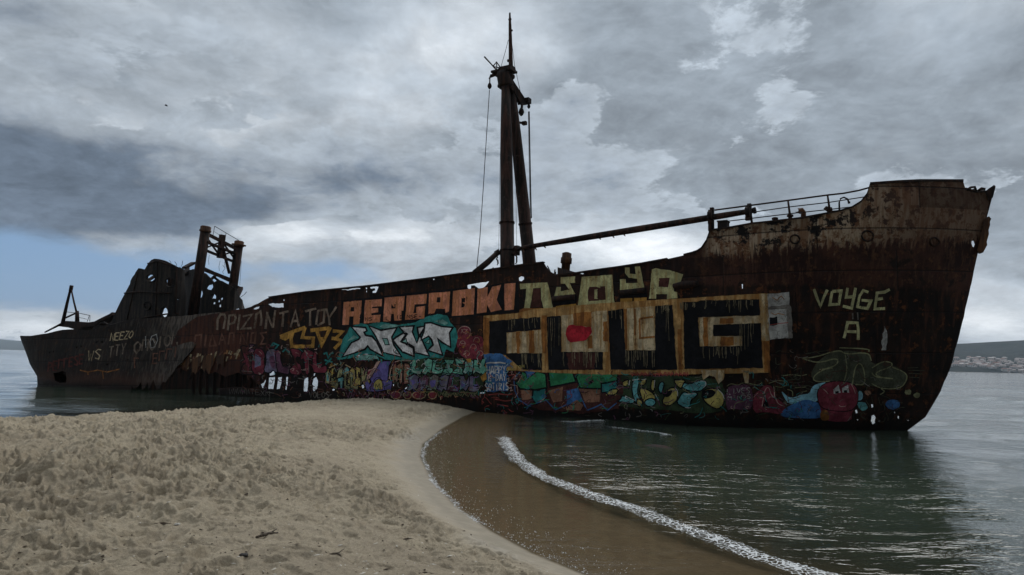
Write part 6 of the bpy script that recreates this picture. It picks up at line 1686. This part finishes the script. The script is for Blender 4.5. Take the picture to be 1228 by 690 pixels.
# slight glow around the veiled sun; unseen sky boosted overhead, dimmed behind the camera
sd = Vector((math.sin(SUN_AZ) * math.cos(SUN_EL), math.cos(SUN_AZ) * math.cos(SUN_EL), math.sin(SUN_EL)))
dp = g.n('ShaderNodeVectorMath', operation='DOT_PRODUCT'); g.put(dp.inputs[0], tc); dp.inputs[1].default_value = sd
glow = g.ss(dp.outputs['Value'], .6, 1.0, 0, 1); back = g.ss(dy, -.5, .35, .33, 1.0)
k2 = g.m('MULTIPLY', g.m('MULTIPLY', back, g.ss(dz, .50, .78, 1.0, 2.6)), g.m('MULTIPLY_ADD', glow, .15, 1.10))  # overhead boost added to light the sand; dim rear keeps the hull dark
vm = g.n('ShaderNodeVectorMath', operation='SCALE'); g.put(vm.inputs[0], c); g.put(vm.inputs['Scale'], k2); c = vm.outputs[0]
bg1 = g.n('ShaderNodeBackground'); g.put(bg1.inputs[0], c); bg1.inputs[1].default_value = 1.0
# gaps of blue low on the left
cl = 0.0
for a in [(130, 338, 180, 34, 1.0, 0, 4), (-40, 320, 130, 40, .9), (400, 322, 90, 22, .8), (235, 300, 60, 26, .5), (25, 15, 50, 16, .3), (50, 333, 80, 8, -.8), (60, 396, 90, 12, -1.2), (300, 300, 60, 14, -.5)]:
    cl = g.m('ADD', cl, blob_(*a))
gapf = g.ss(g.m('SUBTRACT', g.m('MULTIPLY', cl, 1.45), g.m('MULTIPLY', g.m('SUBTRACT', g.m('MULTIPLY_ADD', fine, .5, g.m('MULTIPLY', n0, .5)), .36), 3.0)), .0, .95)
mx = g.n('ShaderNodeMixShader'); g.put(mx.inputs[0], gapf); nt.links.new(bg1.outputs[0], mx.inputs[1]); nt.links.new(bg0.outputs[0], mx.inputs[2])
wo = g.n('ShaderNodeOutputWorld'); nt.links.new(mx.outputs[0], wo.inputs[0])

sl = bpy.data.lights.new('sun', 'SUN'); sl.energy = 1.2; sl.angle = math.radians(42); sl.color = (1.0, .95, .88)
so = bpy.data.objects.new('sun', sl); C.objects.link(so); so.rotation_euler = (-sd).to_track_quat('-Z', 'Y').to_euler(); so.location = (0, 20, 60)

cam = bpy.data.cameras.new('camera'); co = bpy.data.objects.new('camera', cam); C.objects.link(co)
f0 = ray(CX, CY).normalized(); xr = (ray(CX + 1, CY) - ray(CX, CY)).normalized(); yu = (ray(CX, CY - 1) - ray(CX, CY)).normalized()
co.matrix_world = Matrix(((xr.x, yu.x, -f0.x, CAM.x), (xr.y, yu.y, -f0.y, CAM.y), (xr.z, yu.z, -f0.z, CAM.z), (0, 0, 0, 1)))
cam.sensor_width = 36; cam.lens = 36 * F / 1228; cam.clip_end = 60000; cam.clip_start = .1
S.camera = co
S.view_settings.view_transform = 'Standard'; S.view_settings.look = 'None'; S.view_settings.exposure = 0; S.view_settings.gamma = 1; S.view_settings.use_curve_mapping = False
S.render.engine = 'CYCLES'
S.cycles.max_bounces = 6; S.cycles.transparent_max_bounces = 12; S.cycles.use_denoising = True
